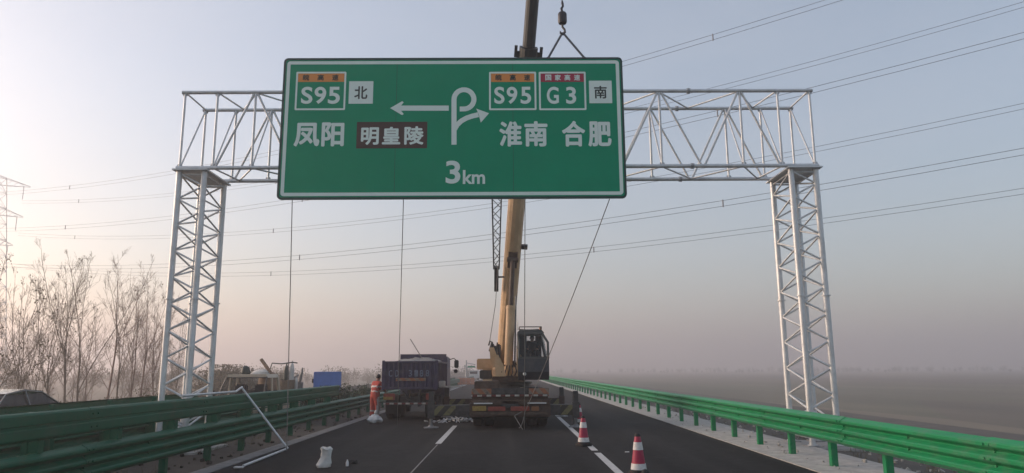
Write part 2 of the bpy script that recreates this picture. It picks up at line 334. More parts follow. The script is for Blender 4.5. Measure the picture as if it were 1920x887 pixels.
def field_mat():
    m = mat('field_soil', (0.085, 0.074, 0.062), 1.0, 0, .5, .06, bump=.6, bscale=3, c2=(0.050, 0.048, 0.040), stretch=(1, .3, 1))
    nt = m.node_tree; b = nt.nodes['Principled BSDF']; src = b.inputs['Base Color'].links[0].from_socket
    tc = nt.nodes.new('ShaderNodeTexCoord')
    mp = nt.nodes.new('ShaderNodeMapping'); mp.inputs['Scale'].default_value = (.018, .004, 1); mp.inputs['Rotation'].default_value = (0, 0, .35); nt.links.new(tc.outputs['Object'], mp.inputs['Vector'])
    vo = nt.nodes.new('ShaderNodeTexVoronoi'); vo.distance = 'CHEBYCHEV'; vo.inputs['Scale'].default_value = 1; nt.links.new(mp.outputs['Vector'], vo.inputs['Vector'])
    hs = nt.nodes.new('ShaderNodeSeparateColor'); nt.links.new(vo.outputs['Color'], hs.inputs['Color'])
    r = nt.nodes.new('ShaderNodeValToRGB');     r.color_ramp.elements[0].color = (1.4, 1.36, 1.3, 1); r.color_ramp.elements[1].position = .4; r.color_ramp.elements[1].color = (1.8, 1.74, 1.55, 1)  # soil patches paler than the near bank: some horizon haze put into the colour
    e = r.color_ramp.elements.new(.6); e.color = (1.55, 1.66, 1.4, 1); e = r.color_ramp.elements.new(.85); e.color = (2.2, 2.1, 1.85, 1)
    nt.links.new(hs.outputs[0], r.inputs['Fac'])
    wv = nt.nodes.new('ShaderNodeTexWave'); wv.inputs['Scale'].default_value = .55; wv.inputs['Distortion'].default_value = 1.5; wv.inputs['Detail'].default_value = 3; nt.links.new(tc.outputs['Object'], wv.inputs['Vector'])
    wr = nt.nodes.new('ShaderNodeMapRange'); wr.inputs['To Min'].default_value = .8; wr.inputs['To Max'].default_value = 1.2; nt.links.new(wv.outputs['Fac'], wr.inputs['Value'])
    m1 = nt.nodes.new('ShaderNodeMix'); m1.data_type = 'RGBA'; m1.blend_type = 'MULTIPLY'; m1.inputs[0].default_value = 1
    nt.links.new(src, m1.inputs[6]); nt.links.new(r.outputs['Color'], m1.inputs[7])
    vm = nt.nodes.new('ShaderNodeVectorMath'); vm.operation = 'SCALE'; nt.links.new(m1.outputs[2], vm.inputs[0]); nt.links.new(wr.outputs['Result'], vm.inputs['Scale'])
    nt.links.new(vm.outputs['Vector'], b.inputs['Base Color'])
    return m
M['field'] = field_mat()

# ------------------------------------------------------------------ ground, roads
g = MB()
prof = [(-1500, -2.2), (-300, -2.2), (-60, -2.1), (-30, -1.9), (-24, -.5), (-21.5, -.30), (-9.4, -.26), (-9.0, -.12), (-5.75, -.06), (-5.3, -.05), (5.5, -.05), (7.2, -.05),
        (9.6, -.15), (14, -2.0), (20, -2.2), (60, -2.2), (300, -2.2), (1500, -2.2)]
ys = [-120, -20, 0, 10, 20, 40, 80, 160, 320, 640, 1500]
vs = [(x, y, z) for y in ys for x, z in prof]; n = len(prof)
g.add(vs, [(j * n + i, j * n + i + 1, (j + 1) * n + i + 1, (j + 1) * n + i) for j in range(len(ys) - 1) for i in range(n - 1)])
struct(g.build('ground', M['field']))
a = MB(); a.box(-5.45, 5.5, -60, 700, -.045, 0.0); struct(a.build('road', M['asphalt']))
a = MB(); a.box(-21.2, -9.45, -60, 700, -.30, -.2); struct(a.build('opposite_road', M['asphalt']))
a = MB(); a.box(-5.80, -5.45, -60, 400, -.06, 0.012); struct(a.build('kerb', M['strip']))
b = MB(); vs = [(x, y, z + .012) for y in ys[:-1] for x, z in ((7.25, -.05), (9.6, -.15), (14, -2.0), (20, -2.2), (31, -2.2))]
b.add(vs, [(j * 5 + i, j * 5 + i + 1, (j + 1) * 5 + i + 1, (j + 1) * 5 + i) for j in range(len(ys) - 2) for i in range(4)]); M['bank'] = mat('bank_soil', (0.085, 0.075, 0.062), 1.0, 0, .5, .8, bump=.7, bscale=5, c2=(0.045, 0.043, 0.036)); struct(b.build('embankment', M['bank']))
a = MB(); a.box(-8.95, -5.80, -60, 400, -.14, -.045); struct(a.build('median', M['median_soil']))
a = MB(); a.box(5.5, 7.15, -60, 400, -.06, 0.015); struct(a.build('verge', M['gravel']))
a = MB()
a.sheet(1.91, 2.06, 0, 16.55, .004); a.sheet(1.91, 2.06, 17.0, 400, .004)      # solid line towards the hard shoulder
y = 18.6
for y0, y1 in ((18.8, 24.8), (33.8, 39.8), (48.8, 54.8), (63.8, 69.8), (78.8, 84.8), (93.8, 99.8)): a.sheet(-1.83, -1.68, y0, y1, .004)
a.sheet(-5.36, -5.2, 48, 300, .004)
struct(a.build('lane_markings', M['marking']))
a = MB(); a.sheet(-1.765, -1.735, 4, 18.6, .004); struct(a.build('setting_out_line', M['rope']))

# ------------------------------------------------------------------ guardrails
def wave(H=.506, nw=3, d=.085, th=.006):
    """three-beam profile: (depth towards the road, height)"""
    p = []; w = H / nw
    for i in range(nw):
        z = i * w
        p += [(0.0, z + .004), (.012, z + .016), (d - .012, z + w * .30), (d, z + w * .40), (d, z + w * .60), (d - .012, z + w * .70), (.012, z + w - .016), (0.0, z + w - .004)]
    back = [(x - th - .004, z) for x, z in reversed(p)]
    return p + back
def beam_mesh(name, m, side, L=4.0, H=.506, nw=3, d=.085, bolts=True):
    b = MB(); pf = wave(H, nw, d)
    if side < 0: pf = pf[::-1]
    b.prism(pf, lambda x, z: (side * x, 0, z), lambda x, z: (side * x, L + .12, z))
    # lap joint lip and bolts
    if bolts:
        for zz in ([H / nw * (i + .5) for i in range(nw)] if nw > 1 else [H * .3, H * .7]):
            for yy in (.05, .16): b.tube((side * (d - .002), yy, zz), (side * (d + .016), yy, zz), .016, n=6)
        for i in range(nw - 1):
            for yy in (.06, 2.0): b.tube((side * .0, yy, H / nw * (i + 1)), (side * .03, yy, H / nw * (i + 1)), .02, n=6)
    return b.mesh(name, m)
def guardrail(name, label, X, side, y0, y1, zb, m, mpost, gz=0.0, double_to=None, post_top=.93, pw=.14):
    """side: direction (in x) in which the beam faces"""
    rng = random.Random(int(X * 10))
    t = thing(name, label, 'guardrail', (X, y0, gz))
    bm_ = beam_mesh('beam', m, side)
    n = int((y1 - y0) / 4)
    for i in range(n):
        link('beam', bm_, t, (rng.uniform(-.004, .004), i * 4 , zb - gz + rng.uniform(-.005, .005)), (0, rng.uniform(-.008, .008), 0))
    pm = MB(); pm.rbox(-.06, .06, -pw / 2, pw / 2, -.35, post_top - gz, .012)
    pm.box(side * .061, side * .155, -.05, .05, zb - gz + .16, zb - gz + .36)
    pmm = pm.mesh('post', mpost)
    for i in range(int((y1 - y0) / 2)):
        link('post', pmm, t, (-side * .17, i * 2 + 1.0, 0), (0, 0, rng.uniform(-.03, .03)))
    if double_to:
        um = MB(); pf = [(0, 0), (.03, .015), (.045, .04), (.045, .15), (.03, .165), (.03, .20), (.045, .215), (.045, .335), (.03, .36), (0, .375)]
        pf = pf + [(x - .01, z) for x, z in reversed(pf)]
        if side < 0: pf = pf[::-1]
        um.prism(pf, lambda x, z: (side * x, 0, z), lambda x, z: (side * x, 4.05, z))
        for yy in (.06, .2): um.tube((side * .03, yy, .09), (side * .06, yy, .09), .014, n=6); um.tube((side * .03, yy, .28), (side * .06, yy, .28), .014, n=6)
        ume = um.mesh('upper_panel', m)
        k = int((double_to - y0) / 4)
        for i in range(k): link('upper_panel', ume, t, (side * .03, i * 4, zb + .67 - gz + rng.uniform(-.006, .006)), (0, rng.uniform(-.01, .01), 0))
        em = MB(); em.rbox(-.05, .05, -.055, .055, post_top - gz, zb + .67 + .36 - gz, .01)
        em.box(side * .051, side * .19, -.06, .06, zb + .50 - gz, zb + .72 - gz)
        eme = em.mesh('post_extension', mpost)
        for i in range(k * 2): link('post_extension', eme, t, (-side * .17, i * 2 + 1.0, 0))
    return t
guardrail('guardrail', 'bright green three wave guardrail along the right hard shoulder', 5.94, -1, 1.0, 193.0, .47, M['rail_green'], M['rail_green'], 0.0)
guardrail('guardrail', 'shade-darkened green guardrail with raised upper panel beside the left lane', -6.25, 1, -1.0, 139.0, .27, M['rail_shaded'], M['rail_shaded'], -.08, double_to=27.0, post_top=.76)
guardrail('guardrail', 'rear shade-darkened green guardrail on the far side of the median', -8.75, -1, 1.0, 121.0, .20, M['rail_shaded'], M['rail_shaded'], -.12, double_to=21.0, post_top=.68)

# ------------------------------------------------------------------ gantry
GX, GY, GD = -.2, 17.5, 1.27
ZT, ZB = 8.85, 6.85
gt = thing('sign_gantry', 'galvanised steel truss gantry spanning the carriageway on two lattice towers', 'gantry', (GX, GY, 0))
def part_tube(name, p0, p1, r, m=M['galv'], parent=gt, n=10):
    b = MB(); b.tube(p0, p1, r, n=n); return b.build(name, m, parent, True)
HS = 8.02
for yy in (0, GD):
    part_tube('chord', (-HS - .06, yy, ZT), (HS + .06, yy, ZT), .048)
    part_tube('chord', (-HS - .06, yy, ZB), (HS + .06, yy, ZB), .052)
nodes = [-8.0, -7.17, -6.2, -4.13, -2.07, 0, 2.07, 4.13, 6.2, 7.17, 8.0]
for yy in (0, GD):
    for x in nodes: part_tube('vertical', (x, yy, ZB + .04), (x, yy, ZT - .04), .030)
    for i in range(2, len(nodes) - 3):
        m_ = (nodes[i] + nodes[i + 1]) / 2
        part_tube('diagonal', (nodes[i] + .05, yy, ZT - .04), (m_ - .05, yy, ZB + .04), .030)
        part_tube('diagonal', (m_ + .05, yy, ZB + .04), (nodes[i + 1] - .05, yy, ZT - .04), .030)
    for s in (-1, 1): part_tube('diagonal', (s * 6.25, yy, ZT - .04), (s * 7.1, yy, ZB + .04), .030)
for yy in (0, GD):
    for zz, sgn in ((ZT, -1), (ZB, 1)):
        for x in nodes:
            b = MB(); b.prism([(-.085, 0), (.085, 0), (.05, sgn * .10), (-.05, sgn * .10)], lambda p, q: (x + p, yy - .006, zz + q), lambda p, q: (x + p, yy + .006, zz + q)); b.build('gusset_plate', M['galv_dull'], gt)
        for x in (-4.9, 4.9):
            b = MB(); b.lathe([(.072, -.04), (.072, -.024), (.052, -.022), (.052, -.002), (.074, 0), (.074, .016)], (x, yy, zz), 14, 'X')
            for k in range(6): a_ = k * PI / 3; b.tube((x - .06, yy + .062 * math.cos(a_), zz + .062 * math.sin(a_)), (x + .035, yy + .062 * math.cos(a_), zz + .062 * math.sin(a_)), .009, n=5)
            b.build('flange_joint', M['galv_dull'], gt)
for x in nodes[1:-1]: part_tube('cross_brace', (x, GD - .04, ZT - .05), (x, .04, ZB + .05), .022)
for s in (-1, 1): part_tube('cross_brace', (s * 8.0, GD - .04, ZT - .05), (s * 8.0, .04, ZB + .05), .024)
for zz in (ZT, ZB):
    for i in range(2, len(nodes) - 3):
        m_ = (nodes[i] + nodes[i + 1]) / 2
        part_tube('lateral_brace', (nodes[i], .04, zz), (m_, GD - .04, zz), .022)
        part_tube('lateral_brace', (m_, GD - .04, zz), (nodes[i + 1], .04, zz), .022)
    for s in (-1, 1):
        part_tube('lateral_brace', (s * 6.2, .04, zz), (s * 6.95, GD - .04, zz), .022)
        part_tube('lateral_brace', (s * 6.95, GD - .04, zz), (s * 7.17, .04, zz), .022)
        part_tube('lateral_brace', (s * 8.0, .04, zz), (s * 8.0, GD - .04, zz), .022)
for s in (-1, 1):
    cx = 7.68
    xs = (s * cx - .31, s * cx + .31); zt = ZB - .09
    b = MB(); b.box(s * cx - .43, s * cx + .43, -.17, GD + .17, zt, zt + .035)
    for x in xs:
        b.prism([(0, 0), (.16, 0), (0, -.20)], lambda p, q, x=x: (x - .01, -.0 + p + .07, zt + q), lambda p, q, x=x: (x + .01, p + .07, zt + q))
    b.build('cap_plate', M['galv'], gt)
    for x in xs:
        for yy in (0, GD):
            b = MB(); b.tube((x, yy, .02), (x, yy, zt), .072, n=14)
            b.lathe([(.105, 3.55), (.105, 3.575)], (x, yy, 0), 14); b.lathe([(.11, .02), (.11, .05)], (x, yy, 0), 14)
            b.build('tower_leg', M['galv'], gt, True)
    N = 20; h = (zt - .25) / N
    def lace(fn, flip):
        b = MB()
        for i in range(N):
            z0, z1 = .2 + i * h, .2 + (i + 1) * h; e = (i + flip) % 2
            b.tube(fn(e, z0), fn(1 - e, z1), .024, n=8)
        b.tube(fn(0, .2), fn(1, .2), .021, n=8); b.tube(fn(0, zt - .08), fn(1, zt - .08), .021, n=8)
        b.build('lattice', M['galv'], gt, True)
    lace(lambda e, z: (xs[e], 0, z), 0); lace(lambda e, z: (xs[e], GD, z), 1)
    lace(lambda e, z: (xs[0], GD * e, z), 0); lace(lambda e, z: (xs[1], GD * e, z), 1)
    b = MB(); b.rbox(s * cx - .75, s * cx + .75, -.4, GD + .4, -.3, .0, .03)
    for x in xs:
        for yy in (0, GD): b.box(x - .17, x + .17, yy - .17, yy + .17, 0, .03)
    b.build('footing', M['concrete'], gt)

# ------------------------------------------------------------------ road sign
SY = 17.2
def sp(px, py):
    p = at(px, py, SY); return p.x, p.z
SX0, SX1 = -5.645, 2.95; SZ0, SZ1 = 5.93, 9.64
sx0, _ = sp(526, 240); sx1, _ = sp(1171, 240)
_, sz1 = sp(850, 108.5); _, sz0 = sp(850, 373)
SX0, SX1, SZ0, SZ1 = sx0, sx1, sz0, sz1
def sxz(px, py):
    """photo pixel to sign plane, straightened to the panel's rectangle"""
    x, z = sp(px, py); return x, z
sg = thing('road_sign', 'large green motorway direction sign with white Chinese place names and arrows', 'road sign', ((SX0 + SX1) / 2, SY, SZ0))
SO = Vector(((SX0 + SX1) / 2, SY, SZ0))
def rrect(x0, x1, z0, z1, r, n=5):
    p = []
    for cx, cz, a0 in ((x1 - r, z1 - r, 0), (x0 + r, z1 - r, 90), (x0 + r, z0 + r, 180), (x1 - r, z0 + r, 270)):
        for k in range(n + 1):
            a = R(a0 + 90 * k / n); p.append((cx + r * math.cos(a), cz + r * math.sin(a)))
    return p
def splate(name, poly, y0, y1, m, parent=sg):
    b = MB(); b.prism(poly, lambda x, z: (x - SO.x, y0, z - SO.z), lambda x, z: (x - SO.x, y1, z - SO.z)); return b.build(name, m, parent)
def frame(name, x0, x1, z0, z1, r, w, y0, y1, m, parent=sg):
    o = rrect(x0, x1, z0, z1, r); i = rrect(x0 + w, x1 - w, z0 + w, z1 - w, max(.003, r - w)); n = len(o)
    b = MB(); vs = [(x - SO.x, y, z - SO.z) for y in (y0, y1) for pl in (o, i) for x, z in pl]; fs = []
    for k in range(n):
        k2 = (k + 1) % n
        fs += [(k, k2, n + k2, n + k), (2 * n + k, 3 * n + k, 3 * n + k2, 2 * n + k2), (k, 2 * n + k, 2 * n + k2, k2), (n + k, n + k2, 3 * n + k2, 3 * n + k)]
    b.add(vs, fs); return b.build(name, m, parent)
splate('panel', rrect(SX0 + .012, SX1 - .012, SZ0 + .012, SZ1 - .012, .10), -.004, .02, M['sign_green'])
frame('rim', SX0, SX1, SZ0, SZ1, .11, .055, -.012, .05, M['sign_edge'])
frame('border', SX0 + .085, SX1 - .085, SZ0 + .085, SZ1 - .085, .08, .085, -.007, -.003, M['sign_white'])
b = MB()
for px in (742, 962):
    x = sxz(px, 240)[0]; b.box(x - SO.x - .004, x - SO.x + .004, -.0062, -.0035, .06, SZ1 - SZ0 - .06)
b.build('panel_seam', M['sign_edge'], sg)
b = MB()
for k in range(7):
    z = .25 + k * (SZ1 - SZ0 - .5) / 6; b.box(SX0 - SO.x + .1, SX1 - SO.x - .1, .021, .06, z - .03, z + .03)
b.build('back_rail', M['alu'], sg)
for k in range(6):
    x = -3.6 + k * 1.44; b = MB(); b.box(x - .04, x + .04, .061, .14, .1, SZ1 - SZ0 - .1)
    for zz in (ZT, ZB): b.box(x - .05, x + .05, .141, .25, zz - SZ0 - .06, zz - SZ0 + .06)
    b.build('mounting_bracket', M['alu'], sg)

def text_mesh(name, body, rect, m, parent, bold=.012, y=-.0085, sub=None, spacing=None):
    """lettering fitted to a rectangle (x0, z0, x1, z1) in world metres on the sign"""
    c = bpy.data.curves.new('lettering', 'FONT'); cjk = ord(body[0]) > 0x2fff; c.body = body; c.offset = 0 if cjk else bold; c.resolution_u = 6
    if spacing: c.space_character = spacing
    o = bpy.data.objects.new('lettering', c); col.objects.link(o)
    bpy.context.view_layer.update()
    dg = bpy.context.evaluated_depsgraph_get()
    me = bpy.data.meshes.new_from_object(o.evaluated_get(dg)); bpy.data.objects.remove(o); bpy.data.curves.remove(c)
    xs = [v.co.x for v in me.vertices]; zs = [v.co.y for v in me.vertices]
    a0, a1, b0, b1 = min(xs), max(xs), min(zs), max(zs); x0, z0, x1, z1 = rect
    if cjk: x0 += bold; z0 += bold; x1 -= bold; z1 -= bold
    for v in me.vertices:
        v.co = (x0 + (v.co.x - a0) / (a1 - a0) * (x1 - x0), y, z0 + (v.co.y - b0) / (b1 - b0) * (z1 - z0))
    me.materials.clear(); me.materials.append(m)
    if cjk:      # heavier strokes: the same outline laid down nine times, each a hair further out
        vs = [v.co.copy() for v in me.vertices]; fs = [list(p.vertices) for p in me.polygons]; V, Fc = [], []
        for k in range(9):
            dx, dz = (0, 0) if k == 8 else (bold * math.cos(k * PI / 4), bold * math.sin(k * PI / 4)); o_ = len(V)
            V += [(v.x + dx, v.y - .0003 * k, v.z + dz) for v in vs]; Fc += [[o_ + i for i in f] for f in fs]
        me2 = bpy.data.meshes.new(name); me2.from_pydata(V, [], Fc); me2.materials.append(m); me = me2
    bm = bmesh.new(); bm.from_mesh(me)
    if len(bm.faces) and sum(f.normal.y * f.calc_area() for f in bm.faces) > 0: bmesh.ops.reverse_faces(bm, faces=bm.faces[:])
    bm.to_mesh(me); bm.free()
    return link(name, me, parent)
def stext(body, pxr, m, bold=.012, y=-.0085, parent=sg, each=None, name='lettering', spacing=None):
    x0, zt_ = sxz(pxr[0], pxr[1]); x1, zb_ = sxz(pxr[2], pxr[3])
    return text_mesh(name, body, (x0 - SO.x, zb_ - SO.z, x1 - SO.x, zt_ - SO.z), m, parent, bold, y, spacing=spacing)
def prect(pxr):
    x0, zt_ = sxz(pxr[0], pxr[1]); x1, zb_ = sxz(pxr[2], pxr[3]); return x0, x1, zb_, zt_
def badge(pxr, strip_m, strip_txt, strip_txt_m, words):
    x0, x1, z0, z1 = prect(pxr)
    fr = frame('route_badge', x0, x1, z0, z1, .03, .045, -.009, -.0045, M['sign_white'])
    zs = z1 - (z1 - z0) * .265
    splate('header_strip', rrect(x0 + .05, x1 - .05, zs, z1 - .048, .004), -.0075, -.0048, strip_m, fr)
    h = pxr[3] - pxr[1]; w = pxr[2] - pxr[0]
    chars = strip_txt; k = len(chars)
    for i, ch in enumerate(chars):
        cw = 11.5; cx = pxr[0] + w * ((.18 + .30 * i) if k == 3 else (.20 + .20 * i)) + (w * .02 if k == 3 else 0)
        stext(ch, (cx - cw / 2, pxr[1] + 5.2, cx + cw / 2, pxr[1] + 16.2), strip_txt_m, .005, -.0105, fr)
    for ch, r in words: stext(ch, r, M['sign_white'], .022, -.0095, fr)
badge((556, 135, 647, 206.5), M['sign_orange'], '皖高速', M['sign_black'], (('S', (565.7, 163, 585.5, 195)), ('9', (590.5, 163, 611, 195)), ('5', (616, 163, 637, 195))))
badge((917, 135, 1006, 206.5), M['sign_orange'], '皖高速', M['sign_black'], (('S', (926.7, 163, 946, 195)), ('9', (950, 163, 970, 195)), ('5', (976, 163, 996, 195))))
badge((1010, 135, 1099.7, 206.5), M['sign_red'], '国家高速', M['sign_white'], (('G', (1025, 163, 1048, 195)), ('3', (1061, 163, 1080.5, 195))))
for pxr, ch, cr in (((655, 152.7, 699, 194.6), '北', (665, 162, 688.7, 186)), ((1104, 151.6, 1148, 193.6), '南', (1113.7, 161.4, 1138, 185))):
    x0, x1, z0, z1 = prect(pxr)
    q = splate('direction_plaque', rrect(x0, x1, z0, z1, .01), -.008, -.0045, M['sign_white'])
    stext(ch, cr, M['sign_black'], .007, -.0095, q)
for ch, r in (('凤', (552.4, 230.5, 598.5, 275)), ('阳', (604, 229.6, 644.5, 275)), ('淮', (936, 228, 979, 275)), ('南', (983, 227.5, 1027, 275)),
              ('合', (1053, 226.8, 1098, 275)), ('肥', (1102, 227.8, 1147, 275)), ('3', (836, 301.5, 863, 344.5)), ('km', (868, 319, 909.5, 345))):
    stext(ch, r, M['sign_white'], .021 if ch not in ('3', 'km') else .024)
x0, x1, z0, z1 = prect((669.5, 229, 800.6, 278))
q = splate('brown_plaque', rrect(x0, x1, z0, z1, .01), -.008, -.0045, M['sign_brown']); q['label'] = 'brown heritage plaque with three white characters'
for ch, r in (('明', (677.5, 239, 710, 272)), ('皇', (717, 238, 750.5, 271)), ('陵', (758.5, 237, 794, 271.5))): stext(ch, r, M['sign_white'], .015, -.0095, q)
def sflat(name, pts, m=M['sign_white'], y0=-.0085, y1=-.004):
    return splate(name, [sxz(*p) for p in pts], y0, y1, m)
sflat('arrow', [(731.7, 203), (754, 190), (757, 192), (752, 198.2), (841.5, 198.2), (841.5, 207.8), (752, 207.8), (757, 214), (754, 216)])
def ribbon(name, pts, w, y0, y1):
    """flat strip of constant width through photo points"""
    P = [Vector(sxz(*p)) for p in pts]; b = MB(); L, Rr = [], []
    for i, p in enumerate(P):
        t = (P[min(i + 1, len(P) - 1)] - P[max(i - 1, 0)]).normalized(); n_ = Vector((-t.y, t.x)); L.append(p + n_ * w / 2); Rr.append(p - n_ * w / 2)
    n = len(P); vs = [(q.x - SO.x, y, q.y - SO.z) for y in (y0, y1) for q in L + Rr]
    fs = []
    for i in range(n - 1):
        fs += [(i, i + 1, n + i + 1, n + i), (2 * n + i, 3 * n + i, 3 * n + i + 1, 2 * n + i + 1), (i, 2 * n + i, 2 * n + i + 1, i + 1), (n + i, n + i + 1, 3 * n + i + 1, 3 * n + i)]
    fs += [(0, n, 3 * n, 2 * n), (n - 1, 3 * n - 1, 4 * n - 1, 2 * n - 1)]
    b.add(vs, fs); return b.build(name, M['sign_white'], sg)
loop = [(851.3, 271.5), (851.3, 188)]
for k in range(0, 28):
    a = R(180 - 10 * k)
    loop.append((870 + 18.6 * math.cos(a), 186.5 - 18.0 * math.sin(a)))
loop.append((862, 204.6))
ribbon('arrow', loop, .128, -.0085, -.004)
ribbon('arrow', [(852, 243), (857, 234.5), (865, 227), (875, 221.5), (886, 217.8), (897, 215.2)], .128, -.0096, -.0058)
sflat('arrow_head', [(917, 212.6), (893, 204), (897.5, 214.5), (901.5, 230)], y0=-.0104, y1=-.0062)

# ------------------------------------------------------------------ mobile crane
CY = 23.6; CXc = .08
cr = thing('crane_truck', 'cream yellow truck crane with outriggers spread and boom raised behind the sign', 'crane', (CXc, CY, 0))
def L(x, y, z): return Vector((x - CXc, y - CY, z))     # world to crane
b = MB(); b.rbox(-1.22, 1.22, .15, 9.6, .86, 1.12, .03)
b.box(-.55, .55, .4, 9.5, .55, .86)
for k in range(4): b.box(-1.20, -.75, 1.2 + k * 2.1, 2.6 + k * 2.1, 1.12, 1.20); b.box(.75, 1.20, 1.2 + k * 2.1, 2.6 + k * 2.1, 1.12, 1.20)
b.build('chassis', M['crane_brown'], cr)
b = MB(); b.rbox(-1.24, 1.25, 0, .16, .985, 1.04, .012); b.build('deck_edge', M['tape_rw'], cr)
for x0, x1 in ((-1.23, -.60), (.60, 1.25)):
    b = MB(); b.rbox(x0, x1, -.02, .01, 1.06, 1.235, .006); b.build('chevron_board', M['chev_ob'], cr)
b = MB(); b.rbox(-1.15, -.34, .12, .7, 1.20, 1.47, .03); b.build('tool_box', M['crane_brown'], cr)
b = MB(); b.rbox(-.58, .58, .05, .2, 1.05, 1.25, .02); b.rbox(-.30, .30, -.03, .2, .62, .88, .04); b.build('tail_panel', M['steel_dark'], cr)
b = MB(); b.rbox(-1.24, 1.25, -.06, .06, .40, .52, .02); b.rbox(-1.24, 1.25, -.03, .10, .74, .88, .02); b.build('rear_bumper', M['crane_brown'], cr)
for x0, x1, m in ((-.70, -.15, 'lamp_red'), (.02, .62, 'lamp_red'), (.68, .92, 'lamp_orange'), (-1.20, -1.06, 'lamp_red')):
    b = MB(); b.rbox(x0, x1, -.075, -.02, .535, .675, .012); b.build('tail_lamp', M[m], cr)
b = MB(); b.rbox(-1.20, -.76, -.085, -.065, .545, .70, .006); b.build('number_plate', M['plate_yellow'], cr)
for x in (-.86, .86):
    b = MB(); b.rbox(x - .30, x + .30, -.05, -.03, .755, .795, .006); b.build('reflector_strip', M['lamp_white'], cr)
# wheels
def wheel_meshes(r, w, tm=M['tyre'], rm=M['steel_grey']):
    t = MB(); t.lathe([(r * .62, -w / 2), (r * .92, -w / 2), (r, -w / 2 + .05), (r, w / 2 - .05), (r * .92, w / 2), (r * .62, w / 2)], n=28, axis='X')
    i = MB(); i.lathe([(r * .10, -w / 2 + .01), (r * .25, -w / 2 + .005), (r * .30, -w / 2 + .06), (r * .55, -w / 2 + .07), (r * .62, -w / 2 + .005), (r * .62, w / 2 - .005), (r * .55, w / 2 - .07), (r * .30, w / 2 - .06), (r * .25, w / 2 - .005), (r * .10, w / 2 - .01)], n=24, axis='X')
    return t.mesh('tyre', tm, True), i.mesh('rim', rm, True)
def wheel(parent, loc, tm, rm):
    h = bpy.data.objects.new('wheel', tm); col.objects.link(h); h.parent = parent; h.location = loc
    link('rim', rm, h); return h
tm_, rm_ = wheel_meshes(.52, .32)
for y in (1.0, 2.4, 6.6, 8.2):
    for x in (-1.05, -.70, .70, 1.05): wheel(cr, (x, y, .52), tm_, rm_)
for s in (-1, 1):
    b = MB(); b.box(s * .52 if s > 0 else -1.24, 1.24 if s > 0 else -.52, .35, .37, .28, .80); b.build('mud_flap', M['black'], cr)
# outriggers
for yb, xl, xr in ((.28, -2.46, 2.20), (5.6, -2.40, 2.14)):
    b = MB(); b.rbox(-1.30, 1.30, yb - .16, yb + .16, .34, .78, .02); b.build('outrigger_housing', M['crane_brown'], cr)
    for s, x in ((-1, xl), (1, xr)):
        xx = x - CXc
        b = MB()
        b.rbox(min(s * 1.28, xx + s * .08), max(s * 1.28, xx + s * .08), yb - .12, yb + .12, .38, .72, .012)
        b.rbox(xx - .11, xx + .11, yb - .16, yb + .16, .30, .80, .012)
        b.build('outrigger_beam', M['crane_brown'] if yb > 1 else M['steel_dark'], cr)
        b = MB(); xa, xb2 = (xx - .02, -1.75) if s < 0 else (1.62, xx + .02)
        b.box(xa, xb2, yb - .135, yb - .122, .40, .70); b.build('chevron_plate', M['chev_yb'], cr)
        b = MB(); b.rbox(xx - .085, xx + .085, yb - .085, yb + .085, .70, 1.14, .01); b.tube((xx, yb, .30), (xx, yb, .78), .085, n=12); b.build('jack_housing', M['steel_dark'], cr, True)
        b = MB(); b.tube((xx, yb, .05), (xx, yb, .45), .05, n=12); b.lathe([(.24, .002), (.24, .03), (.10, .05), (.07, .09)], (xx, yb, 0), 18); b.build('jack_foot', M['steel_grey'], cr, True)
# carrier cab at the front
b = MB(); b.prism([(9.6, .5), (11.6, .5), (11.7, 1.0), (11.4, 1.75), (9.7, 1.75)], lambda y, z: (-1.2, y, z), lambda y, z: (.2, y, z)); b.build('carrier_cab', M['crane_yellow'], cr)
# turntable + superstructure
b = MB(); b.lathe([(.75, 1.12), (.75, 1.30), (.82, 1.31), (.82, 1.40)], (0, 3.6, 0), 28); b.build('turntable', M['steel_dark'], cr, True)
b = MB(); b.rbox(-.62, .55, 2.2, 6.4, 1.40, 1.60, .03); b.build('slewing_platform', M['crane_brown'], cr)
for x0, x1 in ((-.60, -.50), (.28, .36)):
    b = MB(); b.prism([(2.2, 1.6), (3.0, 1.6), (5.9, 1.6), (5.9, 2.2), (5.25, 2.75), (4.75, 2.75), (3.6, 2.25), (2.35, 1.85)], lambda y, z: (x0, y, z), lambda y, z: (x1, y, z)); b.build('side_plate', M['crane_yellow'], cr)
b = MB(); b.prism([(-.62, 1.6), (-.18, 1.6), (-.34, 2.0), (-.56, 2.62), (-.72, 2.62), (-.70, 2.3)], lambda x, z: (x, 2.55, z), lambda x, z: (x, 2.75, z)); b.build('front_gusset', M['crane_yellow'], cr)
b = MB(); b.prism([(.12, 1.6), (.46, 1.6), (.46, 2.25), (.34, 2.45), (.30, 2.0)], lambda x, z: (x, 2.5, z), lambda x, z: (x, 2.7, z)); b.build('front_gusset', M['crane_yellow'], cr)
b = MB(); b.rbox(-1.22, -.66, 3.6, 5.0, 1.84, 2.24, .03); b.build('hydraulic_tank', M['crane_yellow'], cr)
b = MB(); b.rbox(-1.10, -.66, 3.4, 5.2, 1.5, 1.82, .03); b.build('valve_box', M['steel_dark'], cr)
b = MB(); b.lathe([(.02, -.3), (.20, -.3), (.20, -.27), (.13, -.26), (.13, .26), (.20, .27), (.20, .3), (.02, .3)], (-.05, 5.2, 2.05), 20, 'X'); b.build('winch_drum', M['steel_dark'], cr, True)
b = MB(); b.rbox(-1.1, 1.1, 6.3, 7.2, 1.45, 2.15, .05); b.build('counterweight', M['crane_yellow'], cr)
b = MB()
for k in range(7): b.tube((-.72 + .06 * k, 2.6 + .15 * (k % 3), 2.5 - .04 * k), (-.64 + .05 * k, 2.9, 2.8 - .05 * (k % 4)), .035, n=6)
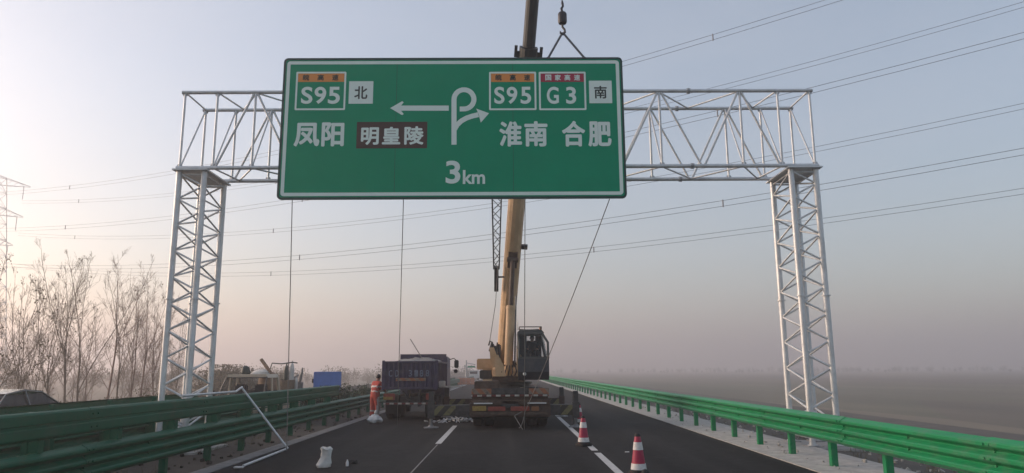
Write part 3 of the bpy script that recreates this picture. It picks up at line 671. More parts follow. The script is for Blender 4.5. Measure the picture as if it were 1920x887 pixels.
b.path([(-.75, 2.6, 2.7), (-.7, 2.5, 2.85), (-.62, 2.55, 2.8), (-.58, 2.7, 2.5)], .03, 6); b.build('hose_bundle', M['steel_dark'], cr, True)
# boom
B0, B1 = L(-.10, 28.6, 2.45), L(1.42, 17.55, 19.9)
bd = (B1 - B0).normalized()
bu = Vector((1, 0, 0)); bu = (bu - bd * bu.dot(bd)).normalized(); bv = bd.cross(bu)   # bv: boom's belly direction
if bv.y > 0: bv = -bv
BL = (B1 - B0).length
def boom_sec(name, t0, t1, w, h, m, off=0, w1=None, parent=cr):
    p0, p1 = B0 + bd * BL * t0, B0 + bd * BL * t1
    k = (w1 or w) / w
    pf = [(-w / 2, -h * .5), (w / 2, -h * .5), (w / 2, h * .12), (w * .40, h * .30), (w * .22, h * .44), (0, h * .48), (-w * .22, h * .44), (-w * .40, h * .30), (-w / 2, h * .12)]
    b = MB(); b.prism(pf, lambda x, z: p0 + bu * x + bv * (z + off), lambda x, z: p1 + bu * x * k + bv * (z * k + off)); return b.build(name, m, parent)
boom_sec('base_section', -.035, .47, .60, .80, M['crane_yellow'])
boom_sec('boom_head', .44, .475, .68, .90, M['crane_yellow'])
boom_sec('middle_section', .476, .555, .50, .66, M['crane_dark'])
hd = boom_sec('section_collar', .548, .566, .60, .80, M['crane_dark'])
b = MB()
for s in (-1, 1):
    p = B0 + bd * BL * .555 + bu * s * .30; b.bar(p, p + bu * s * .16, .14, .20, up=bd); b.bar(p + bu * s * .12 - bd * .1, p + bu * s * .12 + bd * .28, .06, .1, up=bu)
b.build('collar_bracket', M['crane_dark'], cr)
boom_sec('fly_section', .567, .985, .41, .56, M['crane_dark'])
boom_sec('boom_tip', .986, 1.02, .50, .7, M['crane_dark'])
p = B0 + bd * BL * .223
b = MB(); b.bar(p + bu * .30 + bv * .1, p + bu * .52 + bv * .1, .14, .16, up=bd); b.build('boom_lamp', M['steel_dark'], cr)
b = MB(); pm = B0 + bd * BL * .205 + bv * .40; b.bar(pm - bd * .35, pm + bd * .25, .34, .12, up=bv); b.tube(pm + bv * .1 - bu * .2, pm + bv * .1 + bu * .2, .09, n=10); b.build('cylinder_lug', M['crane_brown'], cr)
c0, c1 = L(.02, 26.0, 1.62), pm + bv * .12
b = MB(); b.tube(c0, c0 + (c1 - c0) * .60, .155, n=18); b.lathe([(.17, -.02), (.17, .08)], c0 + (c1 - c0) * .57, 16); cyl = b.build('lift_cylinder', M['crane_yellow'], cr, True)
b = MB(); b.tube(c0 + (c1 - c0) * .60, c1, .085, n=14); b.build('piston_rod', M['crane_brown'], cyl, True)
b = MB(); b.tube(c0 + Vector((.24, .1, .3)), c0 + Vector((.30, .05, 2.85)), .035, n=8); b.build('hydraulic_pipe', M['steel_grey'], cr, True)
# stowed jib: lattice
j0, j1 = L(-.40, 26.9, 4.75), L(-.33, 24.3, 9.2)
jd = (j1 - j0).normalized(); ju = Vector((1, 0, 0)); jv = jd.cross(ju)
JL = (j1 - j0).length
b = MB(); m_ = MB()
for a_, s_ in ((-1, -1), (1, -1), (1, 1), (-1, 1)):
    m_.tube(j0 + jd * .9 + ju * a_ * .10 + jv * s_ * .10, j1 + ju * a_ * .20 + jv * s_ * .2, .026, n=6)
N = 13
for face in range(4):
    ca = [(-1, -1), (1, -1), (1, 1), (-1, 1)]; A, B_ = ca[face], ca[(face + 1) % 4]
    for i in range(N):
        t0, t1 = i / N, (i + 1) / N
        f0, f1 = (A, B_) if i % 2 else (B_, A)
        def q(t, c): k = .10 + .10 * t; return j0 + jd * (.9 + (JL - .9) * t) + ju * c[0] * k + jv * c[1] * k
        m_.tube(q(t0, f0), q(t1, f1), .015, n=5)
ji = m_.build('jib_lattice', M['steel_dark'], cr)
b.bar(j0, j0 + jd * .95, .16, .2, up=jv); b.bar(j0 + jd * .55, j0 + jd * .55 + ju * .34, .05, .05, up=jv); b.build('jib_foot', M['steel_dark'], ji)
b = MB(); b.path([L(-.66, 26.4, 2.7), L(-.42, 26.2, 4.2), L(-.32, 25.9, 5.6)], .012, 6); b.build('hydraulic_hose', M['rope'], cr)
b = MB(); b.prism([(.30, 1.6), (.52, 1.6), (.50, 2.1), (.40, 2.5), (.32, 2.55)], lambda x, z: (x - .06, 2.05, z), lambda x, z: (x - .06, 2.35, z)); b.build('cylinder_bracket', M['crane_yellow'], cr)
b = MB(); b.prism([(-.50, 1.6), (-.14, 1.6), (-.20, 1.95), (-.40, 2.35), (-.52, 2.30)], lambda x, z: (x, 2.0, z), lambda x, z: (x, 2.12, z)); b.build('cylinder_bracket', M['crane_yellow'], cr)
b = MB()
for k in range(5): b.path([(.62 + .30 * math.cos(a_) * (1 - .03 * k), .32 + .22 * math.sin(a_), 1.14 + .028 * k) for a_ in [q * PI / 8 for q in range(17)]], .018, 6)
b.build('hose_coil', M['black'], cr, True)
b = MB()
for k in range(6): b.path([(-.3 + .12 * k, 2.15, 1.62), (-.28 + .13 * k, 2.0, 1.75 + .03 * (k % 3)), (-.20 + .1 * k, 2.2, 1.95), (-.1 + .05 * k, 2.6, 2.1)], .02, 6)
b.build('hydraulic_hose', M['black'], cr, True)
b = MB(); b.lathe([(.05, 3.20), (.05, 3.24), (.042, 3.32), (.02, 3.35)], (1.12, 2.7, 0), 14); b.build('beacon', M['lamp_orange'], cr, True)
# operator cab
cb = MB(); X0, X1, Y0, Y1 = .37 - CXc, 1.44 - CXc, 25.25 - CY, 27.0 - CY
cb.prism([(Y0 + .06, 1.48), (Y1, 1.48), (Y1, 2.22), (Y0 - .02, 2.22), (Y0 - .05, 1.75)], lambda y, z: (X0, y, z), lambda y, z: (X1, y, z))
cabo = cb.build('operator_cab', M['cab'], cr)
fr = MB()
def cabp(x, y, z): return (x, y, z)
top_in = .10
for x in (X0 + .03, X1 - .03):
    s_ = 1 if x > (X0 + X1) / 2 else -1
    xt = x - s_ * (.19 if s_ > 0 else .0)
    fr.path([(x, Y0, 2.20), (x, Y0 + .02, 2.75), (xt + s_ * .03, Y0 + .10, 3.02), (xt, Y0 + .3, 3.12), (xt, Y1 - .05, 3.12), (x, Y1 - .03, 2.20)], [.045] * 6, 8)
fr.tube((X0 + .03, Y0 + .12, 3.06), (X1 - .2, Y0 + .12, 3.06), .05, n=8)
fr.tube((X0 + .03, Y1 - .05, 3.1), (X1 - .18, Y1 - .05, 3.1), .05, n=8)
fr.tube((X0 + .25, Y0 - .01, 2.20), (X0 + .25, Y0 + .1, 3.05), .025, n=6)
fr.rbox(X0, X1, Y0 - .03, Y0 + .03, 2.17, 2.27, .02)
fr.build('cab_frame', M['cab_grey'], cabo, True)
b = MB(); b.prism([(X0, 3.10), (X1 - .15, 3.10), (X1 - .24, 3.20), (X0 + .06, 3.20)], lambda x, z: (x, Y0 + .1, z), lambda x, z: (x, Y1, z)); b.build('cab_roof', M['cab_grey'], cabo)
b = MB(); b.box(X0 + .03, X1 - .18, Y1 - .03, Y1 - .02, 2.22, 2.62); b.box(X0 + .03, X0 + .35, Y1 - .03, Y1 - .02, 2.62, 3.1); b.box(X1 - .4, X1 - .18, Y1 - .03, Y1 - .02, 2.62, 3.1); b.build('rear_panel', M['cab'], cabo)
b = MB(); b.add([(X0 + .05, Y0 - .005, 2.27), (X1 - .05, Y0 - .005, 2.27), (X1 - .22, Y0 + .09, 3.03), (X0 + .05, Y0 + .09, 3.03)], [(0, 1, 2, 3)]); b.build('windscreen', M['glass'], cabo)
for x in (X0 + .02, X1 - .03):
    b = MB(); b.add([(x, Y0 + .05, 2.25), (x, Y1 - .08, 2.25), (x - (.16 if x > .5 else 0), Y1 - .08, 3.06), (x - (.16 if x > .5 else 0), Y0 + .16, 3.06)], [(0, 1, 2, 3)]); b.build('side_window', M['glass'], cabo)
b = MB()
for x in (X0 + .06, X1 - .24): b.tube((x, Y0 + .1, 3.2), (x, Y0 + .1, 3.30), .014, n=6)
b.path([(X0 + .06, Y0 + .1, 3.30), (X1 - .24, Y0 + .1, 3.30), (X1 - .24, Y1 - .1, 3.30), (X0 + .06, Y1 - .1, 3.30), (X0 + .06, Y0 + .1, 3.30)], .016, 6); b.build('roof_rail', M['steel_dark'], cabo)
b = MB(); b.lathe([(.03, 0), (.055, .02), (.06, .06)], (X0 + .22, Y0 - .12, 1.68), 14, 'Y'); b.build('work_lamp', M['lamp_white'], cabo, True)
b = MB(); b.rbox(X0 + .3, X0 + .75, Y0 + .9, Y0 + 1.05, 2.3, 2.85, .04); b.rbox(X0 + .3, X0 + .75, Y0 + .5, Y0 + 1.0, 2.2, 2.32, .04); b.build('seat', M['black'], cabo)
b = MB(); b.tube((X0 - .0, Y0 + .4, 3.2), (X0 + .0, Y0 + .4, 3.55), .02, n=6); b.build('aerial', M['lamp_white'], cabo)

# hoist rope, hook block, slings
hx, hz = at(1054.5, 36, 17.25).x, at(1054.5, 36, 17.25).z
hp = Vector((hx, 17.25, hz))
hk = thing('hook_block', 'black cylindrical crane hook block hanging over the sign top', 'hook block', hp - Vector((0, 0, .42)))
b = MB(); b.lathe([(.05, .28), (.10, .30), (.115, .34), (.115, .56), (.09, .60), (.04, .63)], n=18); b.build('weight', M['hook_black'], hk, True)
b = MB(); b.path([(0, 0, .30), (0, 0, .20), (.05, 0, .13), (.06, 0, .06), (.0, 0, .0), (-.06, 0, .04), (-.065, 0, .09)], [.03, .03, .03, .032, .034, .026, .012], 8); b.build('hook', M['steel_dark'], hk, True)
b = MB(); b.path([(0, 0, .62), (-.02, 0, .72), (.02, 0, .78), (.01, 0, .86), (0, 0, .95)], [.03, .035, .03, .035, .015], 7); b.build('swivel', M['hook_black'], hk, True)
tip = Vector((hx, 17.25, 20.0))
b = MB(); b.tube((0, 0, 0), tip - (hp + Vector((0, 0, .5))), .014, n=6); tag(b.build('hoist_rope', M['wire'], None, loc=hp + Vector((0, 0, .5))), 'thin steel hoist rope running up from the hook block', 'rope')
apex = hp - Vector((0, 0, .40))
for (px, lab) in ((1028, 'grey lifting strap running down left from the hook to the sign'), (1095.5, 'grey lifting strap running down right from the hook to the sign')):
    e = Vector((sp(px, 108)[0], SY - .0, SZ1 - .01))
    b = MB(); b.bar(apex + Vector((0, .0, .03)) - e, Vector((0, 0, 0)), .055, .014, up=(0, 1, 0)); b.bar((0, -.03, -.0), (0, .09, .0), .07, .03); tag(b.build('lifting_sling', M['sling'], None, loc=e), lab, 'strap')
# winch ropes up the boom's back
# tag lines
def rope(pts, label, r=.011, m=M['rope'], name='tag_line', cat='rope', sag=0.0, group=None):
    pts = [Vector(p) for p in pts]; o = pts[0]; P = []
    for a_, c_ in zip(pts, pts[1:]):
        for k in range(8):
            t = k / 8; P.append(a_.lerp(c_, t) - Vector((0, 0, sag * 4 * t * (1 - t))) - o)
    P.append(pts[-1] - o)
    b = MB(); b.path(P, r, 6); return tag(b.build(name, m, None, loc=o), label, cat, group)
s1 = at(548, 373, SY); s2 = at(756.5, 373, SY); s3 = at(1143, 373, SY); s4 = at(984.5, 373, SY)
rope([s1, (s1.x + .15, 17.25, .02)], 'thin rope hanging straight from the lower left corner of the sign', sag=.0)
e2 = ground(745, 798); rope([s2, e2], 'thin rope from the sign bottom down past the dump truck tailgate')
rope([s3, (.55, CY - .12, .50), (.35, CY - .3, .03)], 'slack diagonal rope from the sign lower right corner to the crane', sag=.12)
e4 = ground(983, 806); rope([s4, e4], 'thin rope hanging from the sign in front of the crane boom')
rope([(e4.x - .05, e4.y, .015), (e4.x - .3, e4.y + .4, .4), (e4.x - .05, e4.y + .55, .52)], 'loose rope end looped over the crane rear bumper')

# ------------------------------------------------------------------ dump truck
TX, TY = -3.66, 27.6
tr = thing('dump_truck', 'dusty purple dump truck parked beside the crane with its tailgate towards us', 'truck', (TX, TY, 0))
b = MB(); Wd = 1.0
b.box(-Wd, Wd, 0, 4.3, 1.14, 1.20); b.box(-Wd, -Wd + .05, .05, 4.3, 1.20, 2.14); b.box(Wd - .05, Wd, .05, 4.3, 1.20, 2.14)
b.box(-Wd, Wd, 4.22, 4.3, 1.20, 2.52)
for k in range(7):
    y = .25 + k * .62
    b.box(Wd, Wd + .05, y, y + .09, 1.16, 2.10); b.box(-Wd - .05, -Wd, y, y + .09, 1.16, 2.10)
b.rbox(-Wd - .05, -Wd + .06, .04, 4.32, 2.10, 2.17, .01); b.rbox(Wd - .06, Wd + .05, .04, 4.32, 2.10, 2.17, .01)
b.build('cargo_bed', M['truck_purple'], tr)
b = MB(); b.box(-Wd + .01, Wd - .01, -.05, 0, 1.16, 2.15)
for k in range(12):
    x = -.93 + k * .169; b.prism([(-.045, 0), (-.028, -.045), (.028, -.045), (.045, 0)], lambda p, q, x=x: (x + p, -.05 + q, 1.20), lambda p, q, x=x: (x + p, -.05 + q, 2.10))
b.rbox(-Wd, Wd, -.10, .01, 2.10, 2.17, .012); b.rbox(-Wd, Wd, -.10, .01, 1.13, 1.21, .012)
for s in (-1, 1): b.rbox(s * Wd - .05, s * Wd + .05, -.09, .03, 1.10, 2.20, .012)
tg = b.build('tailgate', M['truck_purple'], tr)
M['truck_letter'] = mat('worn_blue_lettering', (0.16, 0.19, 0.26), 0.7, 0, .3, 12)
for ch, x in (('C', -.72), ('D', -.48), ('3', .02), ('1', .24), ('8', .44), ('8', .66)):
    text_mesh('lettering', ch, (x - .065, 1.60, x + .065, 1.84), M['truck_letter'], tg, .01, y=-.101)
b = MB(); b.box(-.52, .60, -.104, -.098, 1.44, 1.55); b.build('chevron_strip', M['chev_ob'], tg)
b = MB(); b.box(-.42, .42, .5, 6.9, .62, .86); b.box(-.10, -.04, .1, .6, .5, 1.1); b.box(.3, .36, .1, .6, .5, 1.1); b.rbox(-.98, .98, .02, .14, .56, .66, .015)
b.tube((-.3, .2, 1.05), (.0, .15, .75), .03, n=6); b.path([(-.2, .1, 1.0), (-.1, .05, .75), (.3, .05, .65), (.8, .1, .62)], .022, 6)
b.build('chassis', M['steel_dark'], tr)
b = MB(); b.box(-.98, .98, .015, .02, .58, .64); b.build('reflector_strip', M['tape_rw'], tr)
for x0, x1, m in ((-.98, -.55, 'lamp_red'), (.60, .90, 'lamp_red')):
    b = MB(); b.rbox(x0, x1, -.02, .03, .74, .98, .015); b.build('tail_lamp', M[m], tr)
b = MB(); b.rbox(-.98, -.62, -.035, -.022, .76, .86, .005); b.build('number_plate', M['plate_yellow'], tr)
tm2, rm2 = wheel_meshes(.44, .24)
for y in (1.2, 2.35, 5.8):
    for x in ((-.88, -.62, .62, .88) if y < 5 else (-.86, .86)): wheel(tr, (x, y, .44), tm2, rm2)
for s in (-1, 1):
    b = MB(); b.box(s * .75 - .24, s * .75 + .24, .60, .615, .22, .70); b.build('mud_flap', M['black'], tr)
b = MB(); b.prism([(4.55, .6), (6.2, .6), (6.35, 1.1), (6.15, 2.35), (4.55, 2.42)], lambda y, z: (-1.02, y, z), lambda y, z: (1.02, y, z)); b.build('cab', M['truck_cab'], tr)
b = MB(); b.path([(1.03, 5.7, 2.3), (1.22, 5.75, 2.36), (1.34, 5.75, 2.25)], .02, 6); b.rbox(1.24, 1.44, 5.72, 5.80, 1.92, 2.28, .03); b.rbox(1.22, 1.40, 5.72, 5.79, 1.70, 1.86, .03); b.build('mirror', M['black'], tr)
rng = random.Random(4)
b = MB()
pts = {}
for i in range(15):
    for j in range(13):
        x = -.92 + i * .131; y = .3 + j * .30; pts[i, j] = (x, y, 2.02 + .30 * math.exp(-((j - 8) / 5) ** 2) * (1 - (x / 1.3) ** 2) + rng.uniform(-.04, .06))
b.add([pts[i, j] for i in range(15) for j in range(13)], [(i * 13 + j, (i + 1) * 13 + j, (i + 1) * 13 + j + 1, i * 13 + j + 1) for i in range(14) for j in range(12)])
tag(b.build('rubble_load', M['strip'], None, True, loc=(TX, TY, 0)), 'heap of pale rubble filling the dump truck bed', 'rubble', kind='stuff')
b = MB(); b.tube((0, 0, 0), (-.55, .1, .85), .018, n=6); tag(b.build('pole', M['rope'], None, loc=(TX + .2, TY + 2.4, 2.25)), 'thin stick leaning up out of the dump truck load', 'pole')
b = MB(); b.rbox(1.02, 1.25, .55, 1.0, 1.22, 1.42, .02); b.rbox(1.02, 1.9, .6, .68, 1.18, 1.23, .01); b.build('side_locker', M['cone_white'], tr)

# ------------------------------------------------------------------ people
def skin_body(name, joints, edges, m_list, assign, parent, lvl=2):
    me = bpy.data.meshes.new(name); names = list(joints)
    me.from_pydata([joints[k][0] for k in names], [(names.index(a), names.index(b_)) for a, b_ in edges], [])
    o = bpy.data.objects.new(name, me); col.objects.link(o)
    sk = o.modifiers.new('skin', 'SKIN'); sk.use_smooth_shade = True
    if not me.skin_vertices: me.attributes.get('skin')  # layer is created with the modifier below
    if not me.skin_vertices:
        bm = bmesh.new(); bm.from_mesh(me); bm.verts.layers.skin.verify(); bm.to_mesh(me); bm.free()
    for i, k in enumerate(names):
        r = joints[k][1]; r = r if isinstance(r, tuple) else (r, r); me.skin_vertices[0].data[i].radius = r
        me.skin_vertices[0].data[i].use_root = (i == 0)
    su = o.modifiers.new('sub', 'SUBSURF'); su.levels = lvl; su.render_levels = lvl
    bpy.context.view_layer.update(); dg = bpy.context.evaluated_depsgraph_get()
    out = bpy.data.meshes.new_from_object(o.evaluated_get(dg)); out.name = name
    bpy.data.objects.remove(o)
    out.materials.clear()
    for m in m_list: out.materials.append(m)
    for p in out.polygons: p.use_smooth = True; p.material_index = assign(p.center)
    return link(name, out, parent)
def head_mesh(c, r, face, parent, hair=True, hat=None):
    """face: unit direction the head looks"""
    f = Vector(face).normalized(); s = f.cross(Vector((0, 0, 1))).normalized(); u = Vector((0, 0, 1))
    h = MB()
    if hair:
        n = 14; o = []
        for i in range(8):
            th = PI * .62 * i / 7
            for k in range(n):
                a = 2 * PI * k / n; d = Vector((math.sin(th) * math.cos(a), math.sin(th) * math.sin(a), math.cos(th)))
                p = Vector(c) + (s * d.x * r * .86 + f * d.y * r * 1.0 + u * d.z * r * 1.18) * 1.06
                if d.y > .55 and th > .9: p -= f * r * .35 * (d.y)
                o.append(p)
        h.add(o, [(i * n + k, i * n + (k + 1) % n, (i + 1) * n + (k + 1) % n, (i + 1) * n + k) for i in range(7) for k in range(n)])
        h.build('hair', M['hair'], parent, True)
# the worker in orange, turned towards the dump truck, reaching for its side
wp = Vector((-5.15, 28.6, .0))
wk = thing('person', 'worker in orange reflective suit standing at the left side of the dump truck', 'person', wp, R(-35))
hgt = 1.66
J = {  # x: worker's right (+x), y: facing +y, z
 'pelvis': ((0, 0, .90), (.185, .145)), 'belly': ((0, .01, 1.06), (.185, .15)), 'chest': ((0, .02, 1.24), (.205, .155)), 'neckb': ((0, .02, 1.39), (.12, .09)),
 'neck': ((0, .03, 1.45), .055), 'chin': ((0, .05, 1.50), (.065, .075)), 'head': ((0, .06, 1.57), (.075, .092)), 'crown': ((0, .06, 1.645), (.05, .06)),
 'sh_l': ((-.17, .02, 1.36), .075), 'el_l': ((-.26, .12, 1.13), .062), 'wr_l': ((-.16, .34, 1.05), .048), 'ha_l': ((-.13, .42, 1.05), (.045, .028)),
 'sh_r': ((.17, .02, 1.36), .075), 'el_r': ((.25, .14, 1.12), .062), 'wr_r': ((.20, .36, 1.02), .048), 'ha_r': ((.17, .44, 1.02), (.045, .028)),
 'hip_l': ((-.10, 0, .84), .125), 'kn_l': ((-.12, .03, .46), .097), 'an_l': ((-.12, -.01, .10), .08), 'to_l': ((-.13, .15, .05), (.05, .042)), 'he_l': ((-.12, -.06, .05), (.05, .042)),
 'hip_r': ((.10, 0, .84), .125), 'kn_r': ((.13, .03, .46), .097), 'an_r': ((.14, 0, .10), .08), 'to_r': ((.15, .16, .05), (.05, .042)), 'he_r': ((.14, -.05, .05), (.05, .042))}
for sgn, s in ((-1, 'l'), (1, 'r')):
    hb = Vector(J['ha_' + s][0])
    for q, (dx, ln) in enumerate(((-.028, .062), (-.010, .07), (.010, .066), (.028, .05))):
        J['f%s%d' % (s, q)] = (tuple(hb + Vector((dx, .055, -.005))), .0105); J['g%s%d' % (s, q)] = (tuple(hb + Vector((dx, .055 + ln * .6, -.03))), .0085)
    J['t' + s] = (tuple(hb + Vector((-sgn * .05, .015, .02))), .012); J['u' + s] = (tuple(hb + Vector((-sgn * .055, .055, .015))), .009)
for k_ in list(J):
    (x_, y_, z_), r_ = J[k_]
    if z_ > .95: J[k_] = ((x_, y_ + (z_ - .9) * .2, z_ ), r_)      # he leans towards the truck
E = [('pelvis', 'belly'), ('belly', 'chest'), ('chest', 'neckb'), ('neckb', 'neck'), ('neck', 'chin'), ('chin', 'head'), ('head', 'crown')]
for s in 'lr':
    E += [('neckb' if False else 'chest', 'sh_' + s), ('sh_' + s, 'el_' + s), ('el_' + s, 'wr_' + s), ('wr_' + s, 'ha_' + s), ('pelvis', 'hip_' + s), ('hip_' + s, 'kn_' + s), ('kn_' + s, 'an_' + s), ('an_' + s, 'to_' + s), ('an_' + s, 'he_' + s)]
    for q in range(4): E += [('ha_' + s, 'f%s%d' % (s, q)), ('f%s%d' % (s, q), 'g%s%d' % (s, q))]
    E += [('ha_' + s, 't' + s), ('t' + s, 'u' + s)]
def assign_w(c):
    if c.z > 1.43 and abs(c.x) < .12: return 1
    if c.y > .40 and c.z > .8: return 2
    if c.z < .11: return 3
    if abs(c.z - 1.22) < .025 or abs(c.z - 1.04) < .022: return 4
    if .16 < c.z < .85 and (abs(c.x) > .165 and abs(c.y - .01) < .06): return 4
    if abs(c.z - .30) < .03: return 4
    return 0
body = skin_body('body', J, E, [M['orange_cloth'], M['skin'], M['glove'], M['black'], M['reflective']], assign_w, wk)
head_mesh((0, .19, 1.575), .098, (0, 1, 0), wk)
b = MB(); b.prism([(-.014, 0), (.014, 0), (0, .04)], lambda x, z: (x, .283, 1.535 + z), lambda x, z: (x * .6, .307 if z == 0 else .287, 1.537 + z))
for s in (-1, 1):
    b.lathe([(.002, -.006), (.011, 0), (.002, .006)], (s * .033, .278, 1.578), 8, 'Y'); b.lathe([(.006, -.008), (.026, 0), (.006, .008)], (s * .082, .185, 1.56), 8, 'X')
b.build('face_features', M['skin'], wk, True)
# operator seated in the cab
op_loc = Vector((.37 + .52, 25.25 + .80, 2.32))
op = thing('person', 'crane operator in dark clothes seated behind the cab windscreen', 'person', op_loc, PI)
J2 = {'pelvis': ((0, 0, .10), (.15, .12)), 'belly': ((0, .0, .24), (.14, .11)), 'chest': ((0, .02, .38), (.16, .12)), 'neckb': ((0, .03, .46), (.10, .08)), 'neck': ((0, .04, .51), .05), 'chin': ((0, .06, .55), (.06, .07)), 'head': ((0, .06, .61), (.068, .085)), 'crown': ((0, .06, .675), (.045, .055)),
      'sh_l': ((-.17, .03, .42), .065), 'el_l': ((-.24, .16, .22), .05), 'wr_l': ((-.17, .36, .22), .038), 'ha_l': ((-.16, .43, .23), (.038, .03)),
      'sh_r': ((.17, .03, .42), .065), 'el_r': ((.24, .16, .22), .05), 'wr_r': ((.17, .36, .22), .038), 'ha_r': ((.16, .43, .23), (.038, .03)),
      'hip_l': ((-.1, .08, .09), .095), 'kn_l': ((-.13, .46, .10), .07), 'an_l': ((-.13, .50, -.30), .05), 'to_l': ((-.13, .62, -.36), .04),
      'hip_r': ((.1, .08, .09), .095), 'kn_r': ((.13, .46, .10), .07), 'an_r': ((.13, .50, -.30), .05), 'to_r': ((.13, .62, -.36), .04)}
E2 = [('pelvis', 'belly'), ('belly', 'chest'), ('chest', 'neckb'), ('neckb', 'neck'), ('neck', 'chin'), ('chin', 'head'), ('head', 'crown')]
for s in 'lr': E2 += [('chest', 'sh_' + s), ('sh_' + s, 'el_' + s), ('el_' + s, 'wr_' + s), ('wr_' + s, 'ha_' + s), ('pelvis', 'hip_' + s), ('hip_' + s, 'kn_' + s), ('kn_' + s, 'an_' + s), ('an_' + s, 'to_' + s)]
skin_body('body', J2, E2, [M['dark_cloth'], M['skin']], lambda c: 1 if (c.z > .49 or c.y > .39 and c.z > .15) else 0, op)
head_mesh((0, .055, .615), .09, (0, 1, 0), op)

# ------------------------------------------------------------------ cones and litter
def cone(loc, label, rz):
    t = thing('traffic_cone', label, 'traffic cone', loc, rz, 'traffic cones along the lane line')
    b = MB(); b.lathe([(.150, .06), (.138, .07), (.105, .30), (.073, .52), (.055, .64), (.048, .66)], n=22); b.build('cone_body', M['cone_red'], t, True)
    def band(z0, z1, m):
        r = lambda z: .1395 - (z - .07) * .146 + .004
        q = MB(); q.lathe([(r(z0), z0), (r(z1), z1)], n=22); q.build('band', m, t, True)
    band(.085, .20, M['cone_white']); band(.43, .56, M['cone_white'])
    b = MB(); b.lathe([(.053, .655), (.05, .68), (.04, .70), (.02, .715), (.005, .718)], n=18); b.build('cap', M['black'], t, True)
    b = MB(); b.rbox(-.165, .165, -.165, .165, 0, .065, .025); b.lathe([(.155, .065), (.15, .095), (.142, .10)], n=22); b.build('base', M['black'], t, True)
    return t
p1 = ground(1198, 891); p2 = ground(1094.5, 836.5); p3 = ground(1086.5, 797)
cone((p1.x, p1.y, 0), 'nearest red and white traffic cone standing on the shoulder asphalt', .2)
cone((p2.x, p2.y, .004), 'red and white traffic cone standing on the solid lane line', .5)
cone((p3.x, p3.y, 0), 'farthest traffic cone, standing beside the crane outrigger foot', .1)
p = ground(1208, 893); b = MB(); b.lathe([(.004, 0), (.045, .01), (.068, .05), (.068, .08), (.045, .12), (.004, .135)], n=16); tag(b.build('rubber_weight', M['black'], None, True, loc=(p.x, p.y - .1, 0)), 'small black rubber lump beside the nearest cone', 'weight')

def blob(name, loc, label, cat, prof, m, seed, sq=(1, 1), n=22, amp=.14):
    """crumpled bag: a lathe with noise folds"""
    rng = random.Random(seed); ph = [rng.uniform(0, 6.28) for _ in range(8)]
    b = MB(); vs = []
    for i, (r, z, dx) in enumerate(prof):
        for k in range(n):
            a = 2 * PI * k / n
            rr = r * (1 + amp * math.sin(3 * a + ph[0] + i * .7) + amp * .7 * math.sin(5 * a + ph[1] - i) + amp * .5 * math.sin(9 * a + ph[2] + 2 * i))
            vs.append((rr * math.cos(a) * sq[0] + dx, rr * math.sin(a) * sq[1], max(0, z + (0 if i == 0 else amp * .15 * math.sin(4 * a + ph[3] + i)))))
    fs = [(i * n + k, i * n + (k + 1) % n, (i + 1) * n + (k + 1) % n, (i + 1) * n + k) for i in range(len(prof) - 1) for k in range(n)] + [list(range(n))[::-1], [(len(prof) - 1) * n + k for k in range(n)]]
    b.add(vs, fs); return tag(b.build(name, m, None, True, loc=loc), label, cat)
p = ground(703, 792.5)
blob('plastic_bag', (p.x, p.y, .0), 'round knotted pale plastic bag at the worker\'s feet', 'bag', [(.10, 0, 0), (.22, .02, 0), (.25, .10, 0), (.20, .19, 0), (.10, .26, 0), (.03, .29, .01), (.05, .36, .02), (.03, .42, .03)], M['plastic_bag'], 3)
p = ground(608, 876)
blob('paper_sack', (p.x, p.y, .0), 'white boot shaped sack standing upright on the asphalt', 'sack', [(.12, 0, -.02), (.135, .04, -.02), (.115, .10, .01), (.088, .17, .03), (.09, .25, .035), (.098, .32, .035), (.105, .345, .03), (.085, .365, 0), (.05, .36, .02)], M['sack'], 8, (1.05, .8), amp=.11)
p = ground(651, 874); b = MB(); b.lathe([(.028, 0), (.03, .01), (.03, .07), (.014, .10), (.012, .12)], n=12); tag(b.build('bottle', M['plastic_bag'], None, True, loc=(p.x, p.y, 0)), 'small pale bottle standing beside the black glove', 'bottle')
p = ground(657, 871); blob('glove', (p.x + .02, p.y + .12, 0), 'crumpled black glove lying on the asphalt right of the white sack', 'glove', [(.07, 0, 0), (.08, .02, 0), (.06, .045, .02), (.02, .055, .04)], M['black'], 5, (1.4, .7))
p = ground(1175.5, 848); b = MB(); b.prism([(-.045, -.03), (.05, -.035), (.045, .03), (-.04, .035)], lambda x, y: (x, y, .002), lambda x, y: (x, y, .012 + .02 * (x + .05))); tag(b.build('paper_scrap', M['cone_white'], None, loc=(p.x, p.y, 0)), 'small white paper scrap on the hard shoulder left of the nearest cone', 'litter')
rng = random.Random(11); b = MB()
for k in range(150):
    x = rng.gauss(0, .36); y = rng.gauss(0, .30); h_ = max(0, .14 - .16 * abs(x) - .15 * abs(y)) * rng.uniform(.3, 1)
    Mx = Matrix.Translation((x, y, h_ + .025)) @ Euler((rng.uniform(-.6, .6), rng.uniform(-.6, .6), rng.uniform(0, 6.3))).to_matrix().to_4x4()
    a_ = rng.uniform(.04, .10); c_ = rng.uniform(.015, .03); b.cur = rng.choice((0, 0, 1, 2)); b.box(-a_, a_, -c_, c_, -.012, .012, Mx)
p = ground(858, 792); tag(b.build('scrap_heap', [M['galv_dull'], M['sack'], M['steel_dark']], None, loc=(p.x, p.y + .25, 0)), 'heap of pale metal offcuts under the left outrigger beam', 'scrap', kind='stuff')
